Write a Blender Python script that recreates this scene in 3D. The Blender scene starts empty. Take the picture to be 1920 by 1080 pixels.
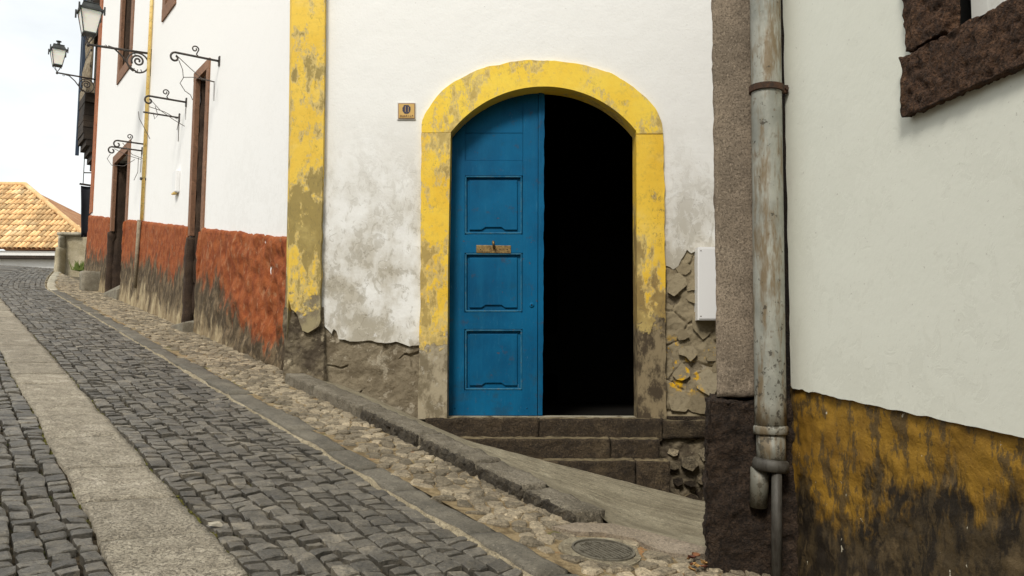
import bpy, bmesh, math, random
from mathutils import Vector, Matrix, noise
random.seed(7)
SC = bpy.context.scene
COL = SC.collection

# ------------------------------------------------------------------ camera
FPX, PITCH, ROLL, CAMZ = 1600.0, math.radians(5.0), 0.0075, 1.0
_c, _s = math.cos(PITCH), math.sin(PITCH)
FW = Vector((0, _c, _s)); _up = Vector((0, -_s, _c)); _rt = Vector((1, 0, 0))
RT = math.cos(ROLL) * _rt + math.sin(ROLL) * _up
UP = -math.sin(ROLL) * _rt + math.cos(ROLL) * _up
CAM = Vector((0, 0, CAMZ))
cd = bpy.data.cameras.new('camera'); cam = bpy.data.objects.new('camera', cd); COL.objects.link(cam)
cd.sensor_width = 36.0; cd.lens = FPX / 1920 * 36.0; cd.clip_start = 0.05; cd.clip_end = 2000
m = Matrix.Identity(4)
for i in range(3):
    m[i][0], m[i][1], m[i][2], m[i][3] = RT[i], UP[i], -FW[i], CAM[i]
cam.matrix_world = m
SC.camera = cam

# ------------------------------------------------------------------ light
SUN_EL, SUN_AZ = math.radians(46), math.radians(199)     # azimuth clockwise from +Y (behind the camera, to the left)
SUN_DIR = Vector((math.sin(SUN_AZ) * math.cos(SUN_EL), math.cos(SUN_AZ) * math.cos(SUN_EL), math.sin(SUN_EL)))
W = bpy.data.worlds.new('World'); SC.world = W; W.use_nodes = True
nt = W.node_tree; nt.nodes.clear()
wo = nt.nodes.new('ShaderNodeOutputWorld'); bg = nt.nodes.new('ShaderNodeBackground')
sky = nt.nodes.new('ShaderNodeTexSky'); sky.sky_type = 'NISHITA'; sky.sun_disc = False
sky.sun_elevation = SUN_EL; sky.sun_rotation = SUN_AZ; sky.air_density = 1.2; sky.dust_density = 2.5
tc = nt.nodes.new('ShaderNodeTexCoord')
mp = nt.nodes.new('ShaderNodeMapping'); mp.inputs['Scale'].default_value = (1, 1, 2.6)
cn = nt.nodes.new('ShaderNodeTexNoise'); cn.inputs['Scale'].default_value = 2.2; cn.inputs['Detail'].default_value = 7; cn.inputs['Roughness'].default_value = .55
cr = nt.nodes.new('ShaderNodeMapRange'); cr.inputs['From Min'].default_value = .30; cr.inputs['From Max'].default_value = .60
cr.inputs['To Min'].default_value = .60; cr.inputs['To Max'].default_value = .97
mx = nt.nodes.new('ShaderNodeMix'); mx.data_type = 'RGBA'
mx.inputs[7].default_value = (10.0, 10.2, 10.0, 1)
L_ = nt.links.new
L_(tc.outputs['Generated'], mp.inputs[0]); L_(mp.outputs[0], cn.inputs['Vector']); L_(cn.outputs['Fac'], cr.inputs[0])
L_(cr.outputs[0], mx.inputs[0]); L_(sky.outputs[0], mx.inputs[6]); L_(mx.outputs[2], bg.inputs['Color']); L_(bg.outputs[0], wo.inputs[0])
bg.inputs['Strength'].default_value = 0.068
sl = bpy.data.lights.new('sun', 'SUN'); so = bpy.data.objects.new('sun', sl); COL.objects.link(so)
sl.energy = 1.5; sl.angle = math.radians(14); sl.color = (1.0, .95, .87)
so.rotation_euler = SUN_DIR.to_track_quat('Z', 'Y').to_euler(); so.location = (-6, -8, 14)
SC.view_settings.view_transform = 'Standard'; SC.view_settings.look = 'None'
SC.view_settings.gamma = 1; SC.view_settings.use_curve_mapping = False
SC.view_settings.exposure = 0.82

# ------------------------------------------------------------------ geometry of the place
U0, U1 = -0.56734, 0.82348          # street direction, uphill
C0, C1 = 0.82348, 0.56734           # across the street, to the right
SLOPE, ZG = 0.134597, 0.06868
CREST = 23.2
WALL_T = 2.35                       # the left-hand house stands at this distance across
DW = 6.15                           # depth of the front of the blue-door house
def gz(s): return ZG + SLOPE * (s if s < CREST else CREST + .3 * (1 - math.exp(-(s - CREST) / 3.0)))
def st(s, t, h=0.0): return Vector((s * U0 + t * C0, s * U1 + t * C1, gz(s) + h))
def to_st(p): return p.x * U0 + p.y * U1, p.x * C0 + p.y * C1
def ray(x, y): return FW + RT * ((x - 960) / FPX) + UP * ((540 - y) / FPX)
def onpl(x, y, n, p0):
    d = ray(x, y); n = Vector(n); return CAM + d * (((Vector(p0) - CAM).dot(n)) / d.dot(n))
def onY(x, y, Y=DW): return onpl(x, y, (0, 1, 0), (0, Y, 0))
def onL(x, y, T=WALL_T): return onpl(x, y, (C0, C1, 0), (C0 * T, C1 * T, 0))
def onG(x, y): return onpl(x, y, (-SLOPE * U0, -SLOPE * U1, 1), (0, 0, ZG))
RI = Vector((.926, 2.87, 0)); _az = math.radians(-11)
RD = Vector((-math.sin(_az), -math.cos(_az), 0))      # along the right wall, toward the viewer
RN = Vector((-RD.y * -1, RD.x * -1, 0)); RN = Vector((RD.y, -RD.x, 0))   # wall normal, to the left
def onR(x, y, off=0): return onpl(x, y, RN, RI + RN * off)
def Rk(k, z, off=0): p = RI + RD * k + RN * off; return Vector((p.x, p.y, z))
def kof(p): return (Vector((p.x, p.y, 0)) - RI).dot(RD)
def Ls(x, y): p = onL(x, y); return to_st(p)[0], p.z
def Lw(s, z, off=0): return Vector((s * U0 + (WALL_T - off) * C0, s * U1 + (WALL_T - off) * C1, z))

def fbm(v, sc=1.0, oc=5): return noise.fractal(Vector(v) * sc, 1.0, 2.0, oc)

# ------------------------------------------------------------------ objects
WL = {}
def world_loc(o): return WL.get(o.name, Vector((0, 0, 0))) if o else Vector((0, 0, 0))
def link(o, parent, loc):
    COL.objects.link(o); WL[o.name] = Vector(loc)
    if parent: o.parent = parent; o.location = Vector(loc) - world_loc(parent)
    else: o.location = loc
    return o
def tag(o, label=None, cat=None, group=None, kind=None):
    if label: o['label'] = label
    if cat: o['category'] = cat
    if group: o['group'] = group
    if kind: o['kind'] = kind
    return o
def thing(name, label, cat, loc, group=None):
    o = bpy.data.objects.new(name, None); o.empty_display_size = .2
    link(o, None, Vector(loc)); return tag(o, label, cat, group)

class MB:
    def __init__(s): s.v = []; s.f = []; s.a = []
    def add(s, vs, fs, var=.5):
        b = len(s.v); s.v += [Vector(p) for p in vs]; s.f += [[i + b for i in f] for f in fs]; s.a += [var] * len(vs); return s
    def build(s, name, mat, parent=None, smooth=False, kind=None, loc=None, flat=None):
        xs = [p.x for p in s.v]; ys = [p.y for p in s.v]; zs = [p.z for p in s.v]
        o = Vector(loc) if loc is not None else Vector(((min(xs) + max(xs)) / 2, (min(ys) + max(ys)) / 2, min(zs)))
        me = bpy.data.meshes.new(name); me.from_pydata([p - o for p in s.v], [], s.f)
        at = me.attributes.new('var', 'FLOAT', 'POINT'); at.data.foreach_set('value', s.a)
        if smooth: me.polygons.foreach_set('use_smooth', [True] * len(me.polygons) if flat is None else [not q for q in flat])
        me.materials.append(M[mat]); me.update()
        ob = bpy.data.objects.new(name, me); link(ob, parent, o)
        if kind: ob['kind'] = kind
        return ob
    def box(s, o, a, b, c, var=.5):      # corner o, edge vectors a b c
        o, a, b, c = map(Vector, (o, a, b, c))
        v = [o, o + a, o + a + b, o + b, o + c, o + a + c, o + a + b + c, o + b + c]
        f = [(0, 3, 2, 1), (4, 5, 6, 7), (0, 1, 5, 4), (1, 2, 6, 5), (2, 3, 7, 6), (3, 0, 4, 7)]
        if a.cross(b).dot(c) < 0: f = [q[::-1] for q in f]
        return s.add(v, f, var)
    def prism(s, poly, back, var=.5):    # front polygon + extrusion vector
        n = len(poly); back = Vector(back); poly = [Vector(p) for p in poly]
        nn = Vector((0, 0, 0))
        for i in range(n): nn += (poly[i] - poly[0]).cross(poly[(i + 1) % n] - poly[0])
        if nn.dot(back) > 0: poly = poly[::-1]
        f = [list(range(n)), list(range(2 * n - 1, n - 1, -1))]
        f += [[i, n + i, n + (i + 1) % n, (i + 1) % n] for i in range(n)]
        return s.add(poly + [p + back for p in poly], f, var)
    def tube(s, pts, r, n=7, cap=True, var=.5):
        pts = [Vector(p) for p in pts]; k = len(pts)
        rr = r if isinstance(r, (list, tuple)) else [r] * k
        t0 = (pts[1] - pts[0]).normalized(); ref = Vector((0, 0, 1)) if abs(t0.z) < .9 else Vector((1, 0, 0))
        x = t0.cross(ref).normalized(); vs = []; fs = []
        for i, p in enumerate(pts):
            t = (pts[min(i + 1, k - 1)] - pts[max(i - 1, 0)])
            if t.length < 1e-9: t = t0
            t.normalize(); x = (x - t * x.dot(t)).normalized(); y = t.cross(x)
            for j in range(n):
                an = 2 * math.pi * j / n; vs.append(p + (x * math.cos(an) + y * math.sin(an)) * rr[i])
        for i in range(k - 1):
            for j in range(n): fs.append([i * n + j, i * n + (j + 1) % n, (i + 1) * n + (j + 1) % n, (i + 1) * n + j])
        if cap: fs += [list(range(n - 1, -1, -1)), list(range((k - 1) * n, k * n))]
        return s.add(vs, fs, var)
    def lathe(s, base, prof, n=20, axis=(0, 0, 1), var=.5):   # prof: (radius, height)
        ax = Vector(axis).normalized(); ref = Vector((1, 0, 0)) if abs(ax.x) < .9 else Vector((0, 1, 0))
        x = ax.cross(ref).normalized(); y = ax.cross(x); vs = []; fs = []
        for r, h in prof:
            for j in range(n):
                an = 2 * math.pi * j / n; vs.append(Vector(base) + ax * h + (x * math.cos(an) + y * math.sin(an)) * r)
        k = len(prof)
        for i in range(k - 1):
            for j in range(n): fs.append([i * n + j, i * n + (j + 1) % n, (i + 1) * n + (j + 1) % n, (i + 1) * n + j])
        fs += [list(range(n - 1, -1, -1)), list(range((k - 1) * n, k * n))]
        return s.add(vs, fs, var)
    def rough(s, o, a, b, c, step=.04, amp=.008, sc=9, seed=0, var=.5, round_=.012, pit=0.0, psc=60):   # rough-hewn block
        o, a, b, c = map(Vector, (o, a, b, c))
        if a.cross(b).dot(c) < 0: a, b = b, a
        la, lb, lc = a.length, b.length, c.length
        n = [max(1, min(220, int(l / step))) for l in (la, lb, lc)]; idx = {}; vs = []; fs = []
        ctr = o + (a + b + c) / 2
        def V(i, j, k):
            key = (i, j, k)
            if key in idx: return idx[key]
            u, v, w = i / n[0], j / n[1], k / n[2]
            p = o + a * u + b * v + c * w
            e = 0; dirv = Vector((0, 0, 0))
            for q, l, ax in ((u, la, a), (v, lb, b), (w, lc, c)):
                if q <= 1e-6: dirv -= ax.normalized(); e += 1
                elif q >= 1 - 1e-6: dirv += ax.normalized(); e += 1
            if e > 1: p = p - dirv * round_ * (.6 + .8 * noise.noise(p * 14 + Vector((seed, 3, 1))))
            nz = fbm(p + Vector((seed * 7.3, seed * 1.7, 0)), sc, 4)
            p = p + dirv.normalized() * amp * nz + noise.noise_vector(p * sc * 1.7 + Vector((seed, 0, 0))) * amp * .5
            if pit and e < 2: p = p - dirv.normalized() * pit * (abs(noise.noise(p * psc)) * 1.6 + max(0, noise.noise(p * psc * .45 + Vector((4, 1, 2))) - .1) * 2.2)
            idx[key] = len(vs); vs.append(p); return idx[key]
        for k in (0, n[2]):
            for i in range(n[0]):
                for j in range(n[1]):
                    q = [V(i, j, k), V(i + 1, j, k), V(i + 1, j + 1, k), V(i, j + 1, k)]
                    fs.append(q if k else q[::-1])
        for j in (0, n[1]):
            for i in range(n[0]):
                for k in range(n[2]):
                    q = [V(i, j, k), V(i + 1, j, k), V(i + 1, j, k + 1), V(i, j, k + 1)]
                    fs.append(q[::-1] if j else q)
        for i in (0, n[0]):
            for j in range(n[1]):
                for k in range(n[2]):
                    q = [V(i, j, k), V(i, j + 1, k), V(i, j + 1, k + 1), V(i, j, k + 1)]
                    fs.append(q if i else q[::-1])
        return s.add(vs, fs, var)
    def sheet(s, P, nu, nv, disp=None, back=None):    # P(u,v) grid, displaced, with a skirt going back
        g = []; 
        for j in range(nv + 1):
            for i in range(nu + 1):
                p = P(i / nu, j / nv)
                if disp: p = p + disp(p, i / nu, j / nv)
                g.append(p)
        w = nu + 1
        fs = [[j * w + i, j * w + i + 1, (j + 1) * w + i + 1, (j + 1) * w + i] for j in range(nv) for i in range(nu)]
        if back is not None:
            ring = [i for i in range(w)] + [j * w + nu for j in range(1, nv + 1)] + [nv * w + i for i in range(nu - 1, -1, -1)] + [j * w for j in range(nv - 1, 0, -1)]
            b = len(g); g += [g[i] + Vector(back) for i in ring]; n = len(ring)
            fs += [[ring[i], b + i, b + (i + 1) % n, ring[(i + 1) % n]] for i in range(n)]
        return s.add(g, fs)

def jag(pts, step, amp, seed=0, closed=False, ex=(1, 0, 0), ey=(0, 0, 1)):   # roughen a polyline lying in the plane ex, ey
    ex, ey = Vector(ex), Vector(ey); out = []
    n = len(pts)
    for i in range(n if closed else n - 1):
        a, b = Vector(pts[i]), Vector(pts[(i + 1) % n]); l = (b - a).length; k = max(1, int(l / step))
        for j in range(k):
            p = a.lerp(b, j / k)
            if not (j == 0 and i == 0 and not closed):
                q = Vector((p.dot(ex), p.dot(ey), seed * 3.1))
                p = p + ex * amp * (fbm(q, 9, 4) ) + ey * amp * fbm(q + Vector((9, 4, 2)), 9, 4)
            out.append(p)
    if not closed: out.append(Vector(pts[-1]))
    return out

def voronoi(pts, R):        # polygons around jittered points
    grid = {}; 
    for i, p in enumerate(pts): grid.setdefault((int(p[0] // R), int(p[1] // R)), []).append(i)
    res = []
    for i, (x, y) in enumerate(pts):
        poly = [(x - R, y - R), (x + R, y - R), (x + R, y + R), (x - R, y + R)]
        gx, gy = int(x // R), int(y // R)
        for a in (-1, 0, 1):
            for b in (-1, 0, 1):
                for j in grid.get((gx + a, gy + b), ()):
                    if j == i: continue
                    qx, qy = pts[j]; mx_, my_ = (x + qx) / 2, (y + qy) / 2; nx, ny = qx - x, qy - y
                    new = []
                    for k in range(len(poly)):
                        A, B = poly[k], poly[(k + 1) % len(poly)]
                        da = (A[0] - mx_) * nx + (A[1] - my_) * ny; db = (B[0] - mx_) * nx + (B[1] - my_) * ny
                        if da <= 0: new.append(A)
                        if (da < 0) != (db < 0) and abs(da - db) > 1e-12:
                            t = da / (da - db); new.append((A[0] + (B[0] - A[0]) * t, A[1] + (B[1] - A[1]) * t))
                    poly = new
                    if len(poly) < 3: break
        res.append(poly)
    return res
def project(p):
    d = Vector(p) - CAM; z = d.dot(FW)
    if z < .05: return None
    return 960 + FPX * d.dot(RT) / z, 540 - FPX * d.dot(UP) / z, z

# ------------------------------------------------------------------ materials
M = {}
class G:
    def __init__(s, name):
        s.m = bpy.data.materials.new(name); s.m.use_nodes = True; s.t = s.m.node_tree; s.b = s.t.nodes['Principled BSDF']; M[name] = s.m
        g = s.t.nodes.new('ShaderNodeNewGeometry'); s.pos = g.outputs['Position']; s.nor = g.outputs['Normal']
        x = s.t.nodes.new('ShaderNodeSeparateXYZ'); s.t.links.new(s.pos, x.inputs[0]); s.x, s.y, s.z = x.outputs
    def put(s, sock, v):
        if isinstance(v, bpy.types.NodeSocket): s.t.links.new(v, sock)
        elif isinstance(v, (tuple, list)) and sock.type == 'RGBA' and len(v) == 3: sock.default_value = (*v, 1)
        else: sock.default_value = v
    def math(s, op, a, b=0.0, c=None):
        n = s.t.nodes.new('ShaderNodeMath'); n.operation = op; s.put(n.inputs[0], a); s.put(n.inputs[1], b)
        if c is not None: s.put(n.inputs[2], c)
        return n.outputs[0]
    def add(s, a, b): return s.math('ADD', a, b)
    def mul(s, a, b): return s.math('MULTIPLY', a, b)
    def sub(s, a, b): return s.math('SUBTRACT', a, b)
    def mx(s, a, b): return s.math('MAXIMUM', a, b)
    def rg(s, f, a, b, lo=0.0, hi=1.0):
        n = s.t.nodes.new('ShaderNodeMapRange'); n.interpolation_type = 'SMOOTHSTEP'
        s.put(n.inputs[0], f); n.inputs[1].default_value = a; n.inputs[2].default_value = b; n.inputs[3].default_value = lo; n.inputs[4].default_value = hi
        return n.outputs[0]
    def vec(s, sc, off=(0, 0, 0), v=None):
        n = s.t.nodes.new('ShaderNodeMapping'); s.put(n.inputs[0], v or s.pos); n.inputs['Scale'].default_value = sc; n.inputs['Location'].default_value = off
        return n.outputs[0]
    def noise(s, scale, detail=6, rough=.6, vec=None, dist=0.0):
        n = s.t.nodes.new('ShaderNodeTexNoise'); s.put(n.inputs['Vector'], vec or s.pos); n.inputs['Scale'].default_value = scale
        n.inputs['Detail'].default_value = min(detail, 5); n.inputs['Roughness'].default_value = rough; n.inputs['Distortion'].default_value = dist
        return n.outputs['Fac']
    def vor(s, scale, feat='F1', vec=None, out='Distance'):
        n = s.t.nodes.new('ShaderNodeTexVoronoi'); n.feature = feat; s.put(n.inputs['Vector'], vec or s.pos); n.inputs['Scale'].default_value = scale
        return n.outputs[out]
    def warp(s, amt, scale):
        n = s.t.nodes.new('ShaderNodeTexNoise'); s.put(n.inputs['Vector'], s.pos); n.inputs['Scale'].default_value = scale; n.inputs['Detail'].default_value = 4
        q = s.t.nodes.new('ShaderNodeVectorMath'); q.operation = 'MULTIPLY_ADD'; s.put(q.inputs[0], n.outputs['Color']); q.inputs[1].default_value = (amt,) * 3; s.put(q.inputs[2], s.pos)
        return q.outputs[0]
    def mix(s, f, a, b):
        n = s.t.nodes.new('ShaderNodeMix'); n.data_type = 'RGBA'; s.put(n.inputs[0], f); s.put(n.inputs[6], a); s.put(n.inputs[7], b); return n.outputs[2]
    def var(s):
        n = s.t.nodes.new('ShaderNodeAttribute'); n.attribute_name = 'var'; return n.outputs['Fac']
    def ramp(s, f, stops):
        n = s.t.nodes.new('ShaderNodeValToRGB'); s.put(n.inputs[0], f); e = n.color_ramp.elements
        while len(e) < len(stops): e.new(.5)
        for q, (p, c) in zip(e, stops): q.position = p; q.color = (*c, 1)
        return n.outputs[0]
    def bump(s, h, strength=.5, dist=.01, prev=None):
        n = s.t.nodes.new('ShaderNodeBump'); s.put(n.inputs['Height'], h); n.inputs['Strength'].default_value = strength; n.inputs['Distance'].default_value = dist
        if prev: s.put(n.inputs['Normal'], prev)
        return n.outputs[0]
    def out(s, col, rough=.85, metal=0.0, normal=None, spec=.4):
        s.put(s.b.inputs['Base Color'], col); s.put(s.b.inputs['Roughness'], rough); s.put(s.b.inputs['Metallic'], metal); s.b.inputs['Specular IOR Level'].default_value = spec
        if normal: s.put(s.b.inputs['Normal'], normal)
        return s.m

def plaster(name, base, stain, lo, hi, z0, z1, amount=1.0, seed=0.0, bs=.4):
    g = G(name)
    n1 = g.noise(1.7, 8, .62, g.vec((1, 1, 1), (seed, 0, 0)), .3)
    n2 = g.noise(7, 6, .65, g.vec((1, 1, .45), (seed, 3, 0)))
    zf = g.rg(g.z, z1, z0)                       # damp and dirt climb the wall from below
    blot = g.mul(g.rg(g.add(g.mul(n1, .7), g.mul(n2, .3)), lo, hi), zf)
    fine = g.rg(g.noise(38, 4, .7), .56, .75)
    n3 = g.noise(16, 5, .72, g.vec((1, 1, .7), (seed, 1, 5)), .8)
    crisp = g.mul(g.rg(g.add(g.mul(n3, .55), g.mul(n1, .45)), .505, .535), zf)      # scuffed patches with an edge
    c = g.mix(g.mul(blot, amount * .8), base, stain)
    c = g.mix(g.mul(crisp, amount * .42), c, tuple(x * .72 for x in stain))
    ln_ = g.math('ABSOLUTE', g.sub(g.noise(3.4, 5, .6, g.vec((1, 1, 1), (seed, 7, 2)), .6), .5)); ln_ = g.mul(g.mul(g.rg(ln_, .006, .001), zf), g.rg(n1, .45, .6))
    c = g.mix(g.mul(ln_, .55 * amount ** 2), c, (.20, .17, .12))
    sc2 = g.mul(g.rg(g.noise(9, 5, .75, g.vec((1, 1, 1), (seed, 2, 9))), .62, .66), zf); c = g.mix(g.mul(sc2, amount * .5), c, tuple(min(.84, x * 1.06) for x in base))
    c = g.mix(g.mul(fine, .10), c, (.42, .38, .30))
    spk = g.rg(g.noise(85, 2, .5), .70, .78); c = g.mix(g.mul(spk, .35), c, (.25, .21, .16))
    h = g.add(g.add(g.mul(g.noise(5, 6, .6), .8), g.mul(g.noise(60, 4, .6), .18)), g.add(g.mul(crisp, -.12), g.mul(ln_, -.25 * amount)))
    return g.out(c, .9, 0, g.bump(h, bs, .02), .2)
plaster('white_plaster', (.82, .82, .79), (.42, .375, .28), .40, .58, 1.4, 3.0, 1.0)
plaster('left_plaster', (.85, .85, .835), (.62, .59, .52), .55, .78, 1.5, 4.5, .2, 4, .2)
plaster('right_plaster', (.80, .81, .715), (.58, .57, .46), .42, .72, .7, 2.6, .16, 8, .14)

def paint(name, col, col2, dirt, bare, zlo, zhi, sd, bare_z=None, zs=.1, thr=.5):
    g = G(name)
    n1 = g.noise(2.6, 9, .66, g.vec((1, 1, .7), (sd, 0, 0)), .4); n2 = g.noise(11, 7, .72, g.vec((1, 1, .5), (0, sd, 0)))
    zf = g.rg(g.z, zhi, zlo, -zs, zs)
    d = g.rg(g.add(g.add(g.mul(n1, .55), g.mul(n2, .45)), zf), thr, thr + .08)
    c = g.mix(g.rg(g.noise(4, 5, .6), .35, .7), col, col2)
    lt = g.rg(g.noise(21, 6, .7), .5, .72); c = g.mix(g.mul(lt, .28), c, dirt)
    scr = g.mul(g.rg(g.noise(30, 5, .78, g.vec((1, 1, .6), (sd, 0, 3)), 1.6), .54, .62), g.rg(g.add(n1, zf), .40, .56))
    c = g.mix(g.mul(scr, .65), c, tuple(x * .8 for x in dirt))
    c = g.mix(g.mul(d, .85), c, dirt); rim = g.mul(g.rg(d, .05, .3), g.rg(d, .95, .6)); c = g.mix(g.mul(rim, .35), c, (.62, .52, .30))
    fade = g.rg(g.noise(3.1, 5, .65, g.vec((1, 1, 1), (sd, 5, 0))), .5, .7); c = g.mix(g.mul(fade, .35), c, (.80, .64, .24))
    if bare:
        bz = g.rg(g.add(g.z, g.mul(g.sub(g.noise(5, 6, .7), .5), 1.0)), bare_z + .03, bare_z - .03)
        bc = g.mix(g.rg(g.noise(9, 7, .72, g.vec((1, 1, .6))), .42, .58), bare, (.20, .165, .105) if bare[0] > .3 else (.07, .052, .032)); bc = g.mix(g.mul(g.rg(g.noise(13, 5, .75), .56, .66), .7), bc, (.46, .42, .34)) if bare[0] > .3 else bc
        c = g.mix(bz, c, bc)
        h = g.add(g.mul(d, -.25), g.mul(bz, -.6))
    else: h = g.mul(d, -.35)
    h = g.add(g.add(h, g.mul(scr, -.3)), g.mul(g.noise(34, 5, .65), .5))
    return g.out(c, .8, 0, g.bump(h, .5, .008), .25)
paint('yellow_arch', (.88, .64, .085), (.86, .58, .06), (.45, .33, .12), None, 2.0, 3.6, 1.3, None, .03, .495)
paint('yellow_jamb', (.86, .59, .07), (.80, .50, .045), (.36, .27, .11), (.38, .325, .225), .8, 3.2, 5.1, 1.13, .025, .485)
paint('yellow_jamb_dirty', (.85, .57, .065), (.78, .49, .045), (.22, .16, .08), (.26, .205, .12), 1.1, 2.7, 2.2, 1.28, .12)
paint('yellow_pilaster', (.80, .55, .085), (.74, .48, .06), (.25, .20, .085), (.33, .28, .16), 1.2, 4.3, 7.7, 1.42, .035, .475)

g = G('bare_render')
n = g.noise(3, 8, .62, None, .5); c = g.mix(g.rg(n, .36, .62), (.245, .205, .14), (.14, .112, .074)); c = g.mix(g.rg(g.noise(8, 6, .72), .55, .62), c, (.36, .315, .235))
c = g.mix(g.mul(g.rg(g.noise(40, 4, .7), .52, .68), .6), c, (.10, .075, .045))
g.out(c, .95, 0, g.bump(g.add(g.noise(14, 7, .65), g.mul(g.noise(90, 3, .6), .25)), .8, .02), .15)

g = G('flaking_render')
v = g.var(); c = g.ramp(v, [(0, (.13, .10, .065)), (.35, (.25, .205, .13)), (.7, (.31, .26, .17)), (1, (.40, .35, .25))])
c = g.mix(g.mul(g.rg(g.noise(10, 6, .7), .55, .64), g.mul(g.rg(g.z, 1.25, 1.1), g.rg(g.z, .75, .85))), c, (.72, .42, .02))
c = g.mix(g.mul(g.rg(g.noise(30, 5, .7), .5, .7), .5), c, (.12, .095, .06))
g.out(c, .95, 0, g.bump(g.noise(25, 6, .65), .7, .012), .15)

g = G('eroded_corner')
c = g.mix(g.rg(g.noise(7, 7, .65), .38, .62), (.20, .165, .11), (.07, .055, .038)); c = g.mix(g.rg(g.noise(15, 6, .7), .58, .68), c, (.34, .29, .20))
g.out(c, .95, 0, g.bump(g.noise(22, 7, .65), .9, .02), .15)

g = G('red_plinth')
st_ = g.noise(4.2, 7, .68, g.vec((1, 1, .42)), .5); n2 = g.noise(12, 6, .7, g.vec((1, 1, .5)))
hh = g.sub(g.z, g.add(g.mul(g.x, U0 * SLOPE), g.add(g.mul(g.y, U1 * SLOPE), ZG)))       # height above the sloping street
k = g.add(hh, g.mul(g.sub(st_, .5), 1.15)); k = g.add(k, g.mul(g.sub(n2, .5), .35)); nearr = g.rg(g.x, -3.1, -2.0); k = g.add(k, g.mul(nearr, .42))
red = g.mix(g.rg(g.noise(9, 7, .65), .4, .65), (.31, .092, .030), (.21, .052, .018)); red = g.mix(g.rg(n2, .56, .7), red, (.36, .17, .085))
drk = g.mix(g.rg(n2, .45, .62), (.07, .052, .032), (.17, .125, .075))
bei = g.mix(g.rg(g.noise(6, 6, .7, g.vec((1, 1, .3))), .4, .62), (.40, .325, .20), (.22, .165, .095))
c = g.mix(g.rg(k, .08, .30), bei, drk); c = g.mix(g.rg(k, .50, .70), c, red)
c = g.mix(g.mul(g.rg(g.noise(14, 6, .72, g.vec((1, 1, .5)), .4), .60, .66), .35), c, (.40, .30, .19))
g.out(c, .92, 0, g.bump(g.add(g.noise(13, 8, .7, g.vec((1, 1, .6))), g.mul(n2, .5)), .9, .03), .2)

g = G('ochre_plinth')
n1 = g.noise(3.2, 9, .7, g.vec((1, 1, .55)), .6); n2 = g.noise(13, 7, .72, g.vec((1, 1, .5)))
k = g.add(g.sub(g.z, .61), g.mul(g.sub(n1, .5), 1.15)); k = g.add(k, g.mul(g.sub(n2, .5), .4)); k = g.add(k, g.mul(g.rg(g.y, 2.3, 2.8), .08))
och = g.mix(g.rg(g.noise(6, 6, .6), .4, .7), (.315, .172, .018), (.215, .112, .013))
grm = g.mix(g.rg(n2, .42, .60), (.020, .014, .008), (.068, .047, .022)); grm = g.mix(g.rg(g.noise(5, 6, .7), .57, .66), grm, (.12, .083, .040))
c = g.mix(g.rg(k, -.05, .10), grm, och); c = g.mix(g.mul(g.rg(g.noise(18, 7, .75, g.vec((1, 1, .4))), .50, .58), .85), c, (.085, .058, .026))
c = g.mix(g.rg(g.noise(34, 4, .62, g.vec((1, 1, .6))), .70, .72), c, (.55, .50, .38))
g.out(c, .75, 0, g.bump(g.add(g.mul(g.rg(k, -.06, .14), .5), g.noise(24, 7, .7)), .6, .012), .3)

def stone(name, a, b, c3, sc=14, rough=.85, bs=.7, bd=.015, speck=None, spec=.35, lit_top=None, gr=110):
    g = G(name); v = g.var()
    c = g.mix(g.rg(g.noise(sc, 7, .68, None, .2), .36, .64), a, b); c = g.mix(g.rg(g.noise(sc * .35, 5, .6), .52, .7), c, c3)
    if speck: c = g.mix(g.mul(g.rg(g.noise(190, 2, .6), .52, .64), .55), c, speck); c = g.mix(g.mul(g.rg(g.noise(120, 3, .6), .6, .68), .5), c, tuple(x * 1.5 for x in a))
    pits = g.rg(g.noise(gr, 3, .75), .52, .64); c = g.mix(g.mul(pits, .55), c, tuple(x * .42 for x in b)); lite = g.rg(g.noise(gr * .8, 3, .75, g.vec((1, 1, 1), (5, 2, 8))), .57, .66); c = g.mix(g.mul(lite, .5), c, tuple(min(.8, x * 1.5) for x in c3))
    if lit_top:  # paints upward faces paler, as light caught on the treads
        sx = g.t.nodes.new('ShaderNodeSeparateXYZ'); g.put(sx.inputs[0], g.nor); c = g.mix(g.mul(g.rg(sx.outputs[2], .6, .9), g.rg(g.noise(20, 4, .6), .25, .6)), c, lit_top)
    hs = g.t.nodes.new('ShaderNodeHueSaturation'); g.put(hs.inputs['Color'], c); g.put(hs.inputs['Value'], g.rg(v, 0, 1, .62, 1.38))
    h = g.add(g.add(g.noise(sc * 2.2, 7, .65), g.mul(g.noise(sc * 9, 3, .6), .2)), g.mul(pits, -.25))
    return g.out(hs.outputs[0], rough, 0, g.bump(h, bs, bd), spec)
stone('sett_basalt', (.128, .114, .090), (.076, .069, .055), (.178, .155, .115), 24, .52, .7, .008, None, .5, None, 130)
stone('strip_granite', (.37, .328, .25), (.25, .218, .163), (.45, .40, .315), 14, .9, 1.0, .016, (.15, .125, .095))
stone('gutter_stone', (.145, .130, .10), (.100, .090, .070), (.19, .17, .13), 9, .8, .5, .01)
stone('pebble_stone', (.30, .248, .168), (.18, .150, .102), (.39, .32, .215), 18, .8, .8, .012)
stone('kerb_stone', (.175, .152, .112), (.105, .09, .064), (.235, .207, .155), 10, .9, .8, .015, (.07, .06, .045))
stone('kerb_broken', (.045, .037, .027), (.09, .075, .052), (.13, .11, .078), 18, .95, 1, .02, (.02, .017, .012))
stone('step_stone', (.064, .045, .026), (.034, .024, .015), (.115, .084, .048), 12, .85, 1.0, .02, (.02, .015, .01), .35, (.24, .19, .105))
stone('trachyte', (.275, .220, .160), (.195, .156, .114), (.32, .262, .195), 7, .92, .7, .01, (.15, .118, .085), gr=150)
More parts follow.
